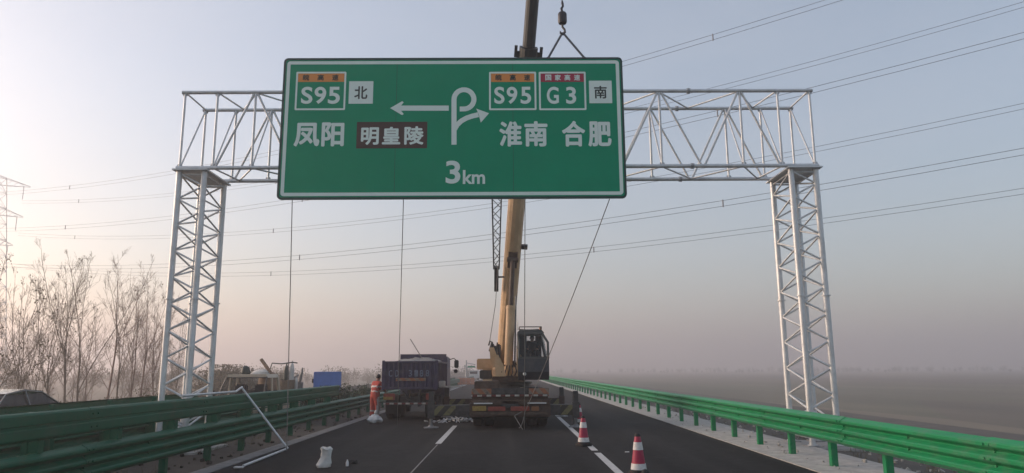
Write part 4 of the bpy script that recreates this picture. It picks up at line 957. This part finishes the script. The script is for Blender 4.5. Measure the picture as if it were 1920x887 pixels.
# pipes of the bent frame leaning on the left guardrail
PX = -6.22
top = Vector((PX - .02, 17.35, 1.43)); foot = Vector((-5.16, 17.55, .035))
b = MB(); b.path([(0, 0, 0), top - foot], .025, 10); tag(b.build('steel_pole', M['galv'], None, True, loc=foot), 'galvanised pole leaning from the road onto the left guardrail', 'pole')
b = MB(); q0 = Vector((PX - .0, 14.1, 1.37)); b.path([(0, 0, 0), Vector((PX, 16.9, 1.37)) - q0, Vector((PX - .01, 17.2, 1.44)) - q0, top + Vector((-.0, -.02, .03)) - q0], .024, 10); tag(b.build('steel_pole', M['galv'], None, True, loc=q0), 'cranked galvanised pole lying along the top of the left guardrail', 'pole')
p = ground(456, 877); q1 = Vector((p.x, p.y, .035)); q2 = Vector((-5.17, 17.4, .035))
b = MB(); b.path([(0, 0, 0), q2 - q1], .026, 10); tag(b.build('steel_pole', M['galv'], None, True, loc=q1), 'galvanised pole lying flat on the kerb below the left guardrail', 'pole')
b = MB(); b.rbox(-.09, .09, -.05, .05, 0, .03, .01); tag(b.build('timber_offcut', M['cone_white'], None, loc=(p.x - .03, p.y - .15, .012)), 'small white block at the near end of the pole on the kerb', 'litter')
rng = random.Random(21); b = MB()
for k in range(420):
    x = rng.uniform(5.75, 9.2); y = rng.uniform(4, 40); r_ = rng.uniform(.012, .05) * (1 if x > 6.3 else .5); z = .015 if x < 7.15 else -.05 - max(0, (x - 7.2)) * .04
    Mx = Matrix.Translation((x, y, z + r_ * .4)) @ Euler((rng.uniform(0, 3), rng.uniform(0, 3), rng.uniform(0, 3))).to_matrix().to_4x4(); b.box(-r_, r_, -r_ * .7, r_ * .7, -r_ * .5, r_ * .5, Mx)
tag(b.build('verge_rubble', M['gravel']), 'loose stones scattered on the verge behind the right guardrail', 'rubble', kind='stuff')
b = MB()
for k in range(500):
    x = rng.uniform(-8.6, -5.85); y = rng.uniform(4, 45); r_ = rng.uniform(.015, .06)
    Mx = Matrix.Translation((x, y, -.06 + r_ * .3)) @ Euler((rng.uniform(0, 3), rng.uniform(0, 3), rng.uniform(0, 3))).to_matrix().to_4x4(); b.box(-r_, r_, -r_ * .7, r_ * .7, -r_ * .5, r_ * .5, Mx)
tag(b.build('median_rubble', M['median_soil']), 'loose clods and stones scattered in the median behind the left guardrail', 'rubble', kind='stuff')

rng = random.Random(31); b = MB()
for k in range(900):
    side_ = rng.random() < .72
    x, y = (7.3 + abs(rng.gauss(0, 3.2)), 3 + 60 * rng.random() ** 1.4) if side_ else (rng.uniform(-8.5, -6.6), 4 + 50 * rng.random())
    z = (-.06 - max(0, x - 7.2) * .04 - max(0, x - 9.6) * .38) if side_ else -.06
    if x > 13.5: z = -2.0
    for q in range(9):
        a = rng.uniform(0, 6.28); h_ = rng.uniform(.06, .24); dx, dy = math.cos(a), math.sin(a); ox, oy = rng.gauss(0, .05), rng.gauss(0, .05)
        b.add([(x + ox - dy * .006, y + oy + dx * .006, z), (x + ox + dy * .006, y + oy - dx * .006, z), (x + ox + dx * h_ * .5, y + oy + dy * h_ * .5, z + h_)], [(0, 1, 2)])
M['dry_grass'] = mat('dry_grass', (0.16, 0.13, 0.075), .9, 0, .4, 1.2, c2=(0.07, 0.075, 0.04))
tag(b.build('dry_grass', M['dry_grass']), 'sparse dry grass tufts on the verge and in the median', 'grass', kind='stuff')

# ------------------------------------------------------------------ vehicles on the opposite carriageway
OZ = -.2
# dark saloon: towards us, only its roof shows above the rail
ca = thing('car', 'dark saloon car on the opposite carriageway behind the left guardrail', 'car', (-10.95, 15.5, OZ + .03))
ca.scale = (1, 1, 1.12)
b = MB(); side = [(-2.25, .35), (-2.3, .62), (-2.1, .80), (-.95, .95), (1.45, 1.0), (2.2, .98), (2.3, .70), (2.25, .35)]
b.prism(side, lambda y, z: (-.88, y, z), lambda y, z: (.88, y, z)); b.build('body', M['car_dark'], ca)
b = MB(); vs = []
low = [(-1.05, .96), (1.75, 1.0)]; hi = [(-.25, 1.42), (.35, 1.47), (.85, 1.44)]
prof_c = [(-1.05, .95, .82), (-.30, 1.40, .62), (.30, 1.47, .62), (.90, 1.42, .62), (1.75, .99, .80)]
for y, z, hw in prof_c: vs += [(-hw, y, z), (hw, y, z)]
b.add(vs, [(0, 1, 3, 2), (2, 3, 5, 4), (4, 5, 7, 6), (6, 7, 9, 8)])
roof = MB(); roof.add([(-.64, -.32, 1.40), (.64, -.32, 1.40), (.64, .3, 1.475), (-.64, .3, 1.475), (.64, .92, 1.425), (-.64, .92, 1.425), (-.63, -.3, 1.36), (.63, -.3, 1.36), (.63, .9, 1.38), (-.63, .9, 1.38)],
  [(0, 1, 2, 3), (3, 2, 4, 5), (0, 6, 7, 1), (5, 4, 8, 9), (1, 7, 8, 4, 2), (0, 3, 5, 9, 6)]); roof.build('roof', M['car_dark'], ca, True)
for s in (-1, 1):
    b = MB(); b.add([(s * .83, -1.0, .96), (s * .83, 1.70, 1.0), (s * .635, .90, 1.39), (s * .635, -.30, 1.37)], [(0, 1, 2, 3)]); b.build('side_window', M['glass_dark'], ca)
    b = MB(); b.path([(s * .835, -1.0, .97), (s * .645, -.30, 1.39), (s * .645, .3, 1.45), (s * .645, .90, 1.40), (s * .835, 1.70, 1.0)], .013, 6); b.path([(s * .84, .35, .98), (s * .645, .30, 1.44)], .016, 6); b.build('window_frame', M['steel_grey'], ca, True)
b = MB(); b.add([(-.80, -1.03, .96), (.80, -1.03, .96), (.62, -.32, 1.38), (-.62, -.32, 1.38)], [(0, 1, 2, 3)]); b.build('windscreen', M['glass_dark'], ca)
b = MB(); b.add([(-.78, 1.73, 1.0), (.78, 1.73, 1.0), (.62, .92, 1.40), (-.62, .92, 1.40)], [(0, 1, 2, 3)]); b.build('rear_window', M['glass_dark'], ca)
tm3, rm3 = wheel_meshes(.32, .2)
for y in (-1.4, 1.4):
    for x in (-.78, .78): wheel(ca, (x, y, .32), tm3, rm3)
# pickup heading towards us with a loaded bed
pk = thing('pickup_truck', 'pale pickup truck facing us on the opposite carriageway with loaded bed', 'pickup truck', (-9.62, 25.6, OZ))
b = MB(); b.prism([(0, .4), (-.05, .7), (.05, 1.02), (.95, 1.10), (2.9, 1.10), (2.9, .4)], lambda y, z: (-.85, y, z), lambda y, z: (.85, y, z)); b.build('body', M['pick_white'], pk)
b = MB(); b.rbox(-.86, .86, 2.95, 5.6, .55, .75, .02); b.box(-.86, -.82, 2.95, 5.6, .75, 1.15); b.box(.82, .86, 2.95, 5.6, .75, 1.15); b.box(-.86, .86, 5.55, 5.6, .75, 1.15); b.box(-.86, .86, 2.95, 3.0, .75, 1.3); b.build('cargo_bed', M['pick_white'], pk)
b = MB(); b.prism([(-.77, 1.79), (.77, 1.79), (.70, 1.92), (-.70, 1.92)], lambda x, z: (x, 1.55, z), lambda x, z: (x, 2.85, z)); b.build('roof', M['pick_white'], pk)
b = MB()
for s in (-1, 1):
    for pl, r_, mm in (([(s * .82, .95, 1.08), (s * .74, 1.55, 1.82)], .026, 'steel_dark'), ([(s * .83, 2.0, 1.08), (s * .75, 2.05, 1.82)], .045, 'pick_white'), ([(s * .83, 2.82, 1.08), (s * .74, 2.78, 1.82)], .06, 'pick_white')):
        b = MB(); b.path(pl, r_, 6); b.build('pillar', M[mm], pk, True)
b = MB(); b.tube((-.72, 1.54, 1.80), (.72, 1.54, 1.80), .018, n=6); b.build('windscreen_seal', M['steel_dark'], pk, True)
b = MB(); b.tube((.35, 1.25, 1.12), (.35, 1.5, 1.22), .02, n=6); b.path([(.35 + .19 * math.cos(a_), 1.5 - .06 * math.sin(a_), 1.24 + .17 * math.sin(a_)) for a_ in [k * PI / 8 for k in range(17)]], .014, 5); b.build('steering_wheel', M['black'], pk, True)
b = MB(); b.rbox(-.78, .78, .98, 1.25, 1.02, 1.13, .03); b.build('dashboard', M['black'], pk)
b = MB(); b.add([(-.78, .98, 1.10), (.78, .98, 1.10), (.71, 1.55, 1.80), (-.71, 1.55, 1.80)], [(0, 1, 2, 3)]); b.build('windscreen', M['glass_clear'], pk)
for s in (-1, 1):
    b = MB(); b.add([(s * .82, 1.05, 1.10), (s * .82, 2.8, 1.10), (s * .74, 2.75, 1.80), (s * .74, 1.6, 1.80)], [(0, 1, 2, 3)]); b.build('side_window', M['glass_clear'], pk)
    b = MB(); b.rbox(s * .95 - .05, s * .95 + .05, .98, 1.05, 1.15, 1.36, .02); b.build('mirror', M['black'], pk)
b = MB(); b.box(-.76, .76, 2.78, 2.82, 1.08, 1.32); b.rbox(-.6, -.15, 2.0, 2.2, 1.0, 1.55, .05); b.rbox(.15, .6, 2.0, 2.2, 1.0, 1.55, .05); b.build('seat', M['black'], pk)
for y in (.8, 4.4):
    for x in (-.76, .76): wheel(pk, (x, y, .34), tm3, rm3)
PL = Vector((-9.62, 25.6, OZ))
blob('tarpaulin_bundle', PL + Vector((.25, 3.7, .75)), 'brown tarpaulin bundle piled behind the pickup cab', 'tarpaulin', [(.42, 0, 0), (.48, .3, 0), (.42, .7, -.1), (.34, 1.0, -.15), (.30, 1.2, -.2), (.12, 1.28, -.2)], M['tarp'], 7, (1.0, .9), amp=.07)
blob('plastic_sack', PL + Vector((-.15, 3.4, 1.85)), 'white sack lying on the tarpaulin over the pickup bed', 'sack', [(.18, 0, 0), (.30, .06, 0), (.26, .16, .06), (.10, .24, .1)], M['sack'], 9, (1.2, .7), amp=.08)
blob('plastic_sack', PL + Vector((-.62, 3.1, 1.9)), 'small dark topped sack above the pickup cab roof', 'sack', [(.16, 0, 0), (.2, .08, 0), (.17, .18, 0), (.15, .28, .0), (.05, .34, .0)], M['gas_dark'], 2, (1, .8), amp=.06)
b = MB(); b.bar((0, 0, 0), (-.42, .1, .50), .12, .09); tag(b.build('hydraulic_breaker', M['tarp'], None, loc=PL + Vector((.25, 3.4, 2.0))), 'rusty beam sticking up left out of the pickup load', 'beam')
blob('wicker_basket', PL + Vector((.42, 5.0, .75)), 'brown woven basket in the pickup bed', 'basket', [(.28, 0, 0), (.32, .3, 0), (.34, .6, 0), (.35, .92, 0), (.30, .90, 0)], M['basket'], 1, (1, 1), amp=.01)
def gas(loc, r, h_, m, label):
    b = MB(); b.lathe([(r * .8, 0), (r, .03), (r, h_ * .78), (r * .85, h_ * .86), (r * .4, h_ * .93), (r * .28, h_ * .94), (r * .28, h_ * .98), (r * .1, h_)], n=16); tag(b.build('gas_cylinder', m, None, True, loc=loc), label, 'gas cylinder')
gas(PL + Vector((.30, 5.35, .75)), .11, 1.62, M['gas_dark'], 'tall dark gas cylinder standing behind the basket in the pickup')
gas(PL + Vector((.52, 5.38, .75)), .10, 1.72, M['gas_white'], 'tall white topped gas cylinder standing behind the basket in the pickup')
gas(PL + Vector((.74, 5.30, .75)), .07, 1.05, M['gas_white'], 'short white gas cylinder at the outer rear corner of the pickup')
b = MB(); b.rbox(-.28, .28, -.1, .1, 0, .85, .03); b.path([(.15, 0, .8), (.2, 0, 1.1), (.24, 0, 1.45)], [.05, .06, .03], 8); b.path([(-.2, 0, .8), (-.1, 0, 1.05), (.08, 0, 1.15)], [.04, .05, .04], 8); tag(b.build('welding_machine', M['steel_grey'], None, True, loc=PL + Vector((.62, 5.75, .72))), 'grey machine with upright pipes at the rear of the pickup bed', 'machine')
b = MB(); b.path([(0, 0, 0), (.1, 0, .35), (.5, 0, .32), (.9, .1, .38), (1.1, .1, .35)], .025, 6); tag(b.build('cable_hose', M['gas_dark'], None, True, loc=PL + Vector((-.05, 4.2, 2.0))), 'dark hose arched over the pickup load', 'hose')
# blue box truck far behind
bt = thing('box_truck', 'small truck with bright blue box body on the opposite carriageway', 'truck', (-11.75, 48, OZ), R(14))
b = MB(); b.rbox(-.88, .88, 0, 3.4, .62, 1.98, .03)
for x in (-.84, .80): b.box(x, x + .05, -.03, .0, .65, 1.95)
b.box(-.86, .86, -.03, 0, 1.90, 1.95); b.box(-.012, .012, -.02, 0, .65, 1.9); b.build('box_body', M['cyan_blue'], bt)
b = MB(); b.prism([(3.55, .5), (4.9, .5), (5.0, 1.0), (4.75, 1.85), (3.55, 1.85)], lambda y, z: (-.82, y, z), lambda y, z: (.82, y, z)); b.build('cab', M['pick_white'], bt)
b = MB(); b.box(-.4, .4, .1, 4.8, .45, .6); b.rbox(-.85, .85, -.05, .05, .42, .5, .01); b.build('chassis', M['steel_dark'], bt)
b = MB(); b.rbox(-1.05, -.92, 4.3, 4.4, 1.2, 1.5, .02); b.build('mirror', M['black'], bt)
for y in (.9, 4.1):
    for x in (-.72, .72): wheel(bt, (x, y, .33), tm3, rm3)

# ------------------------------------------------------------------ far along our carriageway
p = at(874, 694, 110)
fg = thing('sign_pole', 'faint distant roadside mast with cantilevered sign boards seen between the trucks', 'sign mast', (p.x, 110, 0))
b = MB(); b.tube((0, 0, 0), (0, 0, 3.3), .14, .12, 10); b.build('mast', M['galv_dull'], fg)
b = MB(); b.rbox(.2, 1.35, -.05, .05, 2.2, 2.45, .02); b.build('sign_board', M['sign_green'], fg); b = MB(); b.rbox(.15, 1.5, -.05, .05, 1.6, 1.72, .02); b.tube((0, 0, 2.9), (1.4, 0, 2.65), .05, n=6); b.rbox(-.3, .1, -.06, .06, 2.2, 2.6, .02); b.build('arm', M['galv_dull'], fg)
fv = thing('van', 'faint pale van far ahead between the dump truck and the crane', 'van', (at(888, 700, 135).x, 135, 0))
b = MB(); b.prism([(0, .4), (4.4, .4), (4.5, 1.0), (3.7, 1.2), (3.2, 1.75), (.1, 1.8)], lambda y, z: (-.85, y, z), lambda y, z: (.85, y, z)); b.build('body', M['cone_white'], fv)
b = MB(); b.box(-.7, .7, -.01, .0, 1.15, 1.6); b.build('rear_window', M['glass_dark'], fv)
for y in (.8, 3.5):
    for x in (-.75, .75): wheel(fv, (x, y, .32), tm3, rm3)
for k, px in enumerate((862, 870, 878, 886)):
    q = ground(px, 721); b = MB(); b.rbox(-.28, .28, -.2, .2, 0, .25, .04); b.rbox(-.26, .26, -.1, .1, .25, .85, .04); o = b.build('water_barrier', M['far_orange'], None, loc=(q.x, q.y, 0))
    tag(o, 'orange road barrier block in the hazy row far ahead', 'barrier', 'row of orange barriers far ahead')

# ------------------------------------------------------------------ power line
DIR = Vector((.87, -.49, 0)).normalized(); ARM = Vector((.49, .87, 0)).normalized()
far0 = at(42, 375, 115); near0 = far0 - ARM * 9.2
def plane_hit(px, py, o):
    d = ray(px, py); nrm = ARM
    t = (o - CAM).dot(nrm) / d.dot(nrm); return CAM + d * t
lines = [
 ('near', [(145, 346), (330, 321), (1205, 101), (1555, 0)], 'topmost twin conductor passing over the sign to the upper right', .42),
 ('far', [(42, 375), (262, 370), (320, 363), (1320, 164), (1540, 109), (1920, 8)], 'second highest twin conductor crossing behind the gantry truss', .42),
 ('near', [(115, 424), (320, 402), (425, 394), (530, 377), (1190, 243), (1540, 157), (1920, 63)], 'third twin conductor crossing behind the right truss bay', .42),
 ('far', [(50, 437), (115, 441), (320, 443), (477, 435), (765, 402), (925, 378), (1540, 270), (1920, 198)], 'fourth twin conductor from the top behind the right tower top', .42),
 ('near', [(110, 497), (320, 496), (610, 476), (755, 459), (923, 438), (1210, 398), (1540, 344), (1920, 280)], 'fifth twin conductor crossing below the sign', .42),
 ('far', [(34, 495), (320, 514), (460, 513), (545, 508), (755, 497), (923, 481), (1335, 436), (1545, 408), (1920, 356)], 'lowest twin conductor crossing below the sign', .42)]
import bisect
for pl, pts, lab, gap in lines:
    o0 = near0 if pl == 'near' else far0
    P = [plane_hit(px, py, o0) for px, py in pts]
    S = [((p - o0).dot(DIR), p.z) for p in P]
    # least-squares parabola through the photographed points: a real hanging wire
    import numpy as np
    ss = np.array([s for s, _ in S]); zz = np.array([z for _, z in S])
    c2, c1, c0 = np.polyfit(ss, zz, 2)
    if c2 < 0: c1, c0 = np.polyfit(ss, zz, 1); c2 = 0
    s0, s1 = 0.0, 230.0
    t = thing('power_line', lab, 'power line', o0 + DIR * s0, 0, 'overhead power lines crossing the road')
    for dz in (0, -gap):
        b = MB(); b.path([DIR * (s - s0) + Vector((0, 0, c2 * s * s + c1 * s + c0 + dz - o0.z)) for s in [s0 + (s1 - s0) * k / 40 for k in range(41)]], .017, 5); b.build('conductor', M['wire'], t)
    for k in range(1, 6):
        s = k * 42 - (12 if pl == 'near' else 26)
        b = MB(); z = c2 * s * s + c1 * s + c0 - o0.z; q = DIR * (s - s0) + Vector((0, 0, z)); b.tube(q + Vector((0, 0, .06)), q - Vector((0, 0, gap + .06)), .05, n=6); b.build('spacer', M['wire'], t)
pa = far0 - ARM * 4.6
py = thing('lattice_pylon', 'faint lattice power pylon with three arms at the left edge', 'pylon', (pa.x, pa.y, -2.2))
ztops = [at(0, 335, 110).z + 2.2, at(0, 395, 110).z + 2.2, at(0, 452, 110).z + 2.2]
b = MB()
def bw(z): return 3.2 * (1 - z / 46) + .45
HT = ztops[0] + .6
for a_, c_ in ((-1, -1), (1, -1), (1, 1), (-1, 1)):
    b.path([(a_ * bw(z), c_ * bw(z), z) for z in (0, HT * .5, HT)], .075, 5)
nn = 14
for i in range(nn):
    z0, z1 = HT * i / nn, HT * (i + 1) / nn; cs = [(-1, -1), (1, -1), (1, 1), (-1, 1)]
    for f in range(4):
        A, B_ = cs[f], cs[(f + 1) % 4]
        b.tube((A[0] * bw(z0), A[1] * bw(z0), z0), (B_[0] * bw(z1), B_[1] * bw(z1), z1), .032, n=4); b.tube((B_[0] * bw(z0), B_[1] * bw(z0), z0), (A[0] * bw(z1), A[1] * bw(z1), z1), .032, n=4)
        b.tube((A[0] * bw(z1), A[1] * bw(z1), z1), (B_[0] * bw(z1), B_[1] * bw(z1), z1), .032, n=4)
b.build('tower_body', M['galv'], py)
for s in (-1, 1):
    for i, z in enumerate(ztops):
        ln = 5.6 if i == 0 else 5.0 if i == 1 else 4.0
        e = ARM * s * ln; b = MB(); zt_ = z + (.15 if i else .2)
        for dd in (-.5, .5):
            r0 = DIR * dd
            b.tube(r0 + Vector((0, 0, z + (1.0 if i == 0 else 1.5))), e + Vector((0, 0, zt_)), .045, n=4); b.tube(r0 + Vector((0, 0, z - (.7 if i == 0 else .3))), e + Vector((0, 0, zt_ - .1)), .045, n=4)
        for k in range(1, 6):
            t = k / 6; b.tube(e * t + Vector((0, 0, (z + 1.0) * (1 - t) + zt_ * t)), e * (t - .12) + Vector((0, 0, (z - .5) * (1 - t) + zt_ * t)), .028, n=4)
        arm = b.build('cross_arm', M['galv'], py)
        b = MB(); zz0 = zt_ - .1; b.path([e * .82 + Vector((0, 0, zz0)), e * .82 + Vector((0, 0, zz0 - 2.3))], .06, 6); b.build('insulator', M['galv'], arm)

# ------------------------------------------------------------------ trees and shrubs
def rnd_dir(d, spread, rng):
    d = Vector(d).normalized(); a = d.orthogonal().normalized(); c = d.cross(a); th = rng.uniform(0, 2 * PI)
    return (d * math.cos(spread) + (a * math.cos(th) + c * math.sin(th)) * math.sin(spread)).normalized()
def wander(p, d, ln, r, seg, rng, wob, up):
    pts, rs = [p.copy()], [r]
    for i in range(seg):
        d = (d + Vector((rng.uniform(-wob, wob), rng.uniform(-wob, wob), rng.uniform(-wob, wob) + up))).normalized()
        p = p + d * ln / seg; pts.append(p.copy()); rs.append(max(.004, r * (1 - .8 * (i + 1) / seg)))
    return pts, rs, d
def bare_tree(seed, H, nlead, leafy=.1, spread=.3, fork=.4, nside=9):
    """vase-shaped bare tree: a trunk that forks into ascending leaders with steep side branches"""
    rng = random.Random(seed); tk, cr_, lf = MB(), MB(), MB(); tips = []
    r0 = .058 * (H / 8.5)
    def side(p, d, ln, r):
        bp, br, bd_ = wander(p, d, ln, r, 5, rng, .12, .10); cr_.path(bp, br, 4, False)
        for q in range(6):
            j = rng.randint(1, 4); sp_, sr, sd_ = wander(bp[j], rnd_dir(bp[j + 1] - bp[j], rng.uniform(.3, .75), rng), ln * rng.uniform(.25, .55), br[j] * .55 + .0015, 3, rng, .15, .10)
            cr_.path(sp_, sr, 3, False)
            for w in range(3):
                jj = rng.randint(0, 2); tp, trr, _d = wander(sp_[jj + 1], rnd_dir(sp_[jj + 1] - sp_[jj], rng.uniform(.3, .8), rng), ln * rng.uniform(.12, .3), .0032, 2, rng, .2, .06)
                cr_.path(tp, trr, 3, False); tips.extend(tp[1:])
    lean = rng.uniform(-.08, .08)
    pts, rs, dd = wander(Vector((0, 0, -.2)), Vector((lean, rng.uniform(-.05, .05), 1)), H * (fork + .12), r0, 9, rng, .05, .02)
    rs = [r0 * (1 - .45 * k / 9) for k in range(10)]; tk.path(pts, rs, 6)
    for k in range(5):
        i = rng.randint(2, 7); side(pts[i], rnd_dir((0, 0, 1), rng.uniform(.5, .9), rng), H * rng.uniform(.12, .24), rs[i] * .3)
    for k in range(nlead):
        i = 9 if k == 0 else rng.randint(5, 8)
        th = 2 * PI * (k + rng.uniform(-.25, .25)) / nlead; tilt = rng.uniform(.05, .14) if k == 0 else rng.uniform(spread * .7, spread * 1.35)
        d = Vector((math.cos(th) * math.sin(tilt), math.sin(th) * math.sin(tilt), math.cos(tilt)))
        ln = (H - pts[i].z) / math.cos(tilt) * rng.uniform(.82, 1.03)
        lp, lr, _ = wander(pts[i], d, ln, rs[i] * (.72 if k == 0 else .55), 11, rng, .07, .035); tk.path(lp, lr, 5)
        for m in range(nside):
            t = (m + rng.random()) / nside; jx = min(10, int(t * 11)); side(lp[jx], rnd_dir(lp[jx + 1] - lp[jx], rng.uniform(.35, .8), rng), H * (.20 * (1 - t) + .06) * rng.uniform(.6, 1.2), lr[jx] * .42 + .002)
    for p in tips:
        if rng.random() < leafy * (1.5 if p.z < H * .5 else .35 if p.z < H * .9 else 1.3):
            for _ in range(rng.randint(1, 3)):
                c = p + Vector((rng.uniform(-.1, .1), rng.uniform(-.1, .1), rng.uniform(-.12, .06))); u = rnd_dir((0, 0, 1), rng.uniform(0, 3), rng) * rng.uniform(.03, .055); v = rnd_dir(u, 1.5, rng) * rng.uniform(.025, .04)
                lf.add([c - u, c + v, c + u, c - v], [(0, 1, 2, 3)])
    return tk, cr_, lf
def tree_thing(name, label, cat, loc, parts, rz=0, sc=1.0, group=None, mb=M['bark'], ml=M['leaf_dry']):
    t = thing(name, label, cat, loc, rz, group); t.scale = (sc, sc, sc)
    for nm, me in parts: link(nm, me, t)
    return t
protos = []
for sd_, H, nl, lfy, sp_, fk in ((1, 9.0, 3, .02, .30, .36), (2, 9.2, 3, .012, .34, .30), (3, 8.2, 4, .035, .36, .28), (4, 9.0, 2, .01, .26, .42), (5, 7.6, 5, .14, .46, .18), (6, 8.6, 4, .008, .24, .26)):
    tk, c_, lf = bare_tree(sd_, H, nl, lfy, sp_, fk)
    mb = M['bark_red'] if sd_ in (4, 6) else M['bark']
    ps = [('trunk', tk.mesh('trunk', mb)), ('crown', c_.mesh('crown', mb))]
    if lf.f: ps.append(('leaves', lf.mesh('leaves', M['leaf_dry'])))
    protos.append(ps)
rng = random.Random(77)
front = [  # photo x of the trunk, distance, prototype, scale, label
 (-18, 31, 4, 1.08, 'leafy brown bush-like tree at the left picture edge'),
 (28, 33, 2, .92, 'slim tree with dry leaves right of the left picture edge'),
 (62, 34, 4, .95, 'broad tree still holding brown leaves above the dark car'),
 (92, 36, 2, 1.0, 'tree with leaf specks behind the rear of the dark car'),
 (127, 36, 0, 1.04, 'tall bare tree standing to the right of the dark car'),
 (150, 37, 1, 1.02, 'forked bare tree just left of the middle of the bare row'),
 (198, 39, 3, 1.05, 'tall reddish bare tree midway between the car and the left tower'),
 (222, 41, 1, .95, 'bare tree with thin forked stems right of the tall one midway'),
 (243, 43, 5, 1.0, 'reddish bare tree with several stems left of the left tower'),
 (262, 44, 3, .98, 'reddish slender bare tree second from the left tower'),
 (292, 46, 5, .98, 'reddish bare tree nearest the left tower'),
 (330, 49, 0, .86, 'bare tree seen through the lattice of the left tower')]
for px, Y, pi_, sc, lab in front:
    p = at(px, 740, Y); tree_thing('bare_tree', lab, 'tree', (p.x, Y, -1.2), protos[pi_], rng.uniform(0, 6.28), sc, 'bare roadside trees on the left')
for k in range(30):
    px = rng.uniform(-60, 330); Y = rng.uniform(52, 100); p = at(px, 720, Y)
    tree_thing('bare_tree', 'faint bare tree in the haze behind the roadside trees', 'tree', (p.x, Y, -2.1), protos[rng.choice((0, 1, 2, 3, 4, 4))], rng.uniform(0, 6.28), rng.uniform(.75, 1.0), 'faint trees behind the roadside trees')
def shrub(seed, w, h_, n, leaf=(.04, .08)):
    rng = random.Random(seed); st, lf = MB(), MB(); cl = [(max(-w * .5, min(w * .5, rng.gauss(0, w * .35))), max(-w * .5, min(w * .5, rng.gauss(0, w * .35))), h_ * rng.uniform(.2, .8)) for _ in range(11)]
    for c in cl: st.path([(0, 0, -.1), (c[0] * .5, c[1] * .5, c[2] * .55), c], [.03, .02, .008], 4, False)
    for _ in range(n):
        c = rng.choice(cl); cg = lambda sg_: max(-1.5 * sg_, min(1.5 * sg_, rng.gauss(0, sg_))); p = Vector(c) + Vector((cg(w * .22), cg(w * .22), cg(h_ * .15))); p.z = max(.05, p.z)
        u = rnd_dir((0, 0, 1), rng.uniform(0, 3), rng) * rng.uniform(*leaf); v = rnd_dir(u, 1.5, rng) * rng.uniform(*leaf) * .6; lf.add([p - u, p + v, p + u, p - v], [(0, 1, 2, 3)])
    return st, lf
shr = []
for s_ in (1, 2, 3):
    a_, c_ = shrub(s_, 1.4, 2.0, 4200, (.025, .06)); shr.append([('stem', a_.mesh('stem', M['bark'])), ('foliage', c_.mesh('foliage', M['leaf_dry']))])
hed = []
for s_ in (4, 5):
    a_, c_ = shrub(s_, .55, 1.25, 900, (.03, .06)); hed.append([('stem', a_.mesh('stem', M['bark'])), ('foliage', c_.mesh('foliage', M['leaf_green']))])
for k in range(26):
    px = rng.uniform(-30, 320); Y = 30 + px / 22 + rng.uniform(-1, 5); p = at(px, 735, Y)
    tree_thing('shrub', 'brownish undergrowth shrub below the bare trees', 'shrub', (p.x, Y, -1.6), shr[k % 3], rng.uniform(0, 6.28), rng.uniform(.7, 1.25), 'undergrowth shrubs below the bare trees')
for k in range(16):
    px = 395 + k * 9 + rng.uniform(-4, 4); Y = rng.uniform(60, 95); p = at(px, 715, Y)
    tree_thing('scrub_tree', 'small hazy tree in the distance right of the left tower', 'tree', (p.x, Y, -2.0), shr[k % 3], rng.uniform(0, 6.28), rng.uniform(1.5, 2.6) * (1 if k < 6 else .75), 'small hazy trees right of the left tower')
for k in range(22):
    Y = 29 + k * 2.6 + rng.uniform(-.5, .5)
    tree_thing('shrub', 'dark green clipped shrub planted in the median beyond the raised panel', 'shrub', (-7.5 + rng.uniform(-.25, .25), Y, -.1), hed[k % 2], rng.uniform(0, 6.28), rng.uniform(.85, 1.15), 'dark shrubs planted along the median')
# far treelines, a mass
def treeline(pts_fn, n, seed, name, label, m):
    rng = random.Random(seed); b = MB()
    for _ in range(n):
        x, y = pts_fn(rng); h_ = rng.uniform(2.5, 7); w = h_ * .35
        b.tube((x, y, -2.2), (x, y, -2.2 + h_ * .5), .12, .06, 4)
        for _k in range(150):
            p = Vector((x + rng.gauss(0, w * .5), y + rng.gauss(0, w * .5), -2.2 + h_ * (.48 + max(-.4, min(.42, rng.gauss(0, .19)))))); p.z = max(-2, p.z)
            u = rnd_dir((0, 0, 1), rng.uniform(0, 3), rng) * rng.uniform(.12, .34); v = rnd_dir(u, 1.5, rng) * rng.uniform(.1, .26); b.add([p - u, p + v, p + u, p - v], [(0, 1, 2, 3)])
    return tag(b.build(name, m), label, 'trees', kind='stuff')
treeline(lambda r: ((lambda t: (30 + t * 800, 760 - t * 200 + r.gauss(0, 40)))(r.random())), 330, 5, 'far_treeline', 'hazy tree line beyond the field on the right', M['leaf_green'])
treeline(lambda r: (-r.uniform(24, 170), r.uniform(190, 330)), 190, 6, 'far_treeline', 'hazy tree line far beyond the opposite carriageway', M['leaf_dry'])
treeline(lambda r: (r.uniform(-22, 6) - 3, r.uniform(240, 330)), 60, 8, 'far_treeline', 'hazy trees at the end of the road between the two trucks', M['leaf_green'])

# ------------------------------------------------------------------ haze
b = MB(); b.box(-2200, 2200, -200, 2200, -3.4, 47)
hm = bpy.data.materials.new('haze_air'); hm.use_nodes = True; nt = hm.node_tree; nt.nodes.remove(nt.nodes['Principled BSDF'])
pv = nt.nodes.new('ShaderNodeVolumePrincipled'); pv.inputs['Color'].default_value = (0.815, 0.772, 0.782, 1); pv.inputs['Density'].default_value = 0.0026; pv.inputs['Anisotropy'].default_value = 0.6
nt.links.new(pv.outputs['Volume'], nt.nodes['Material Output'].inputs['Volume'])
struct(b.build('haze', hm), 'stuff')
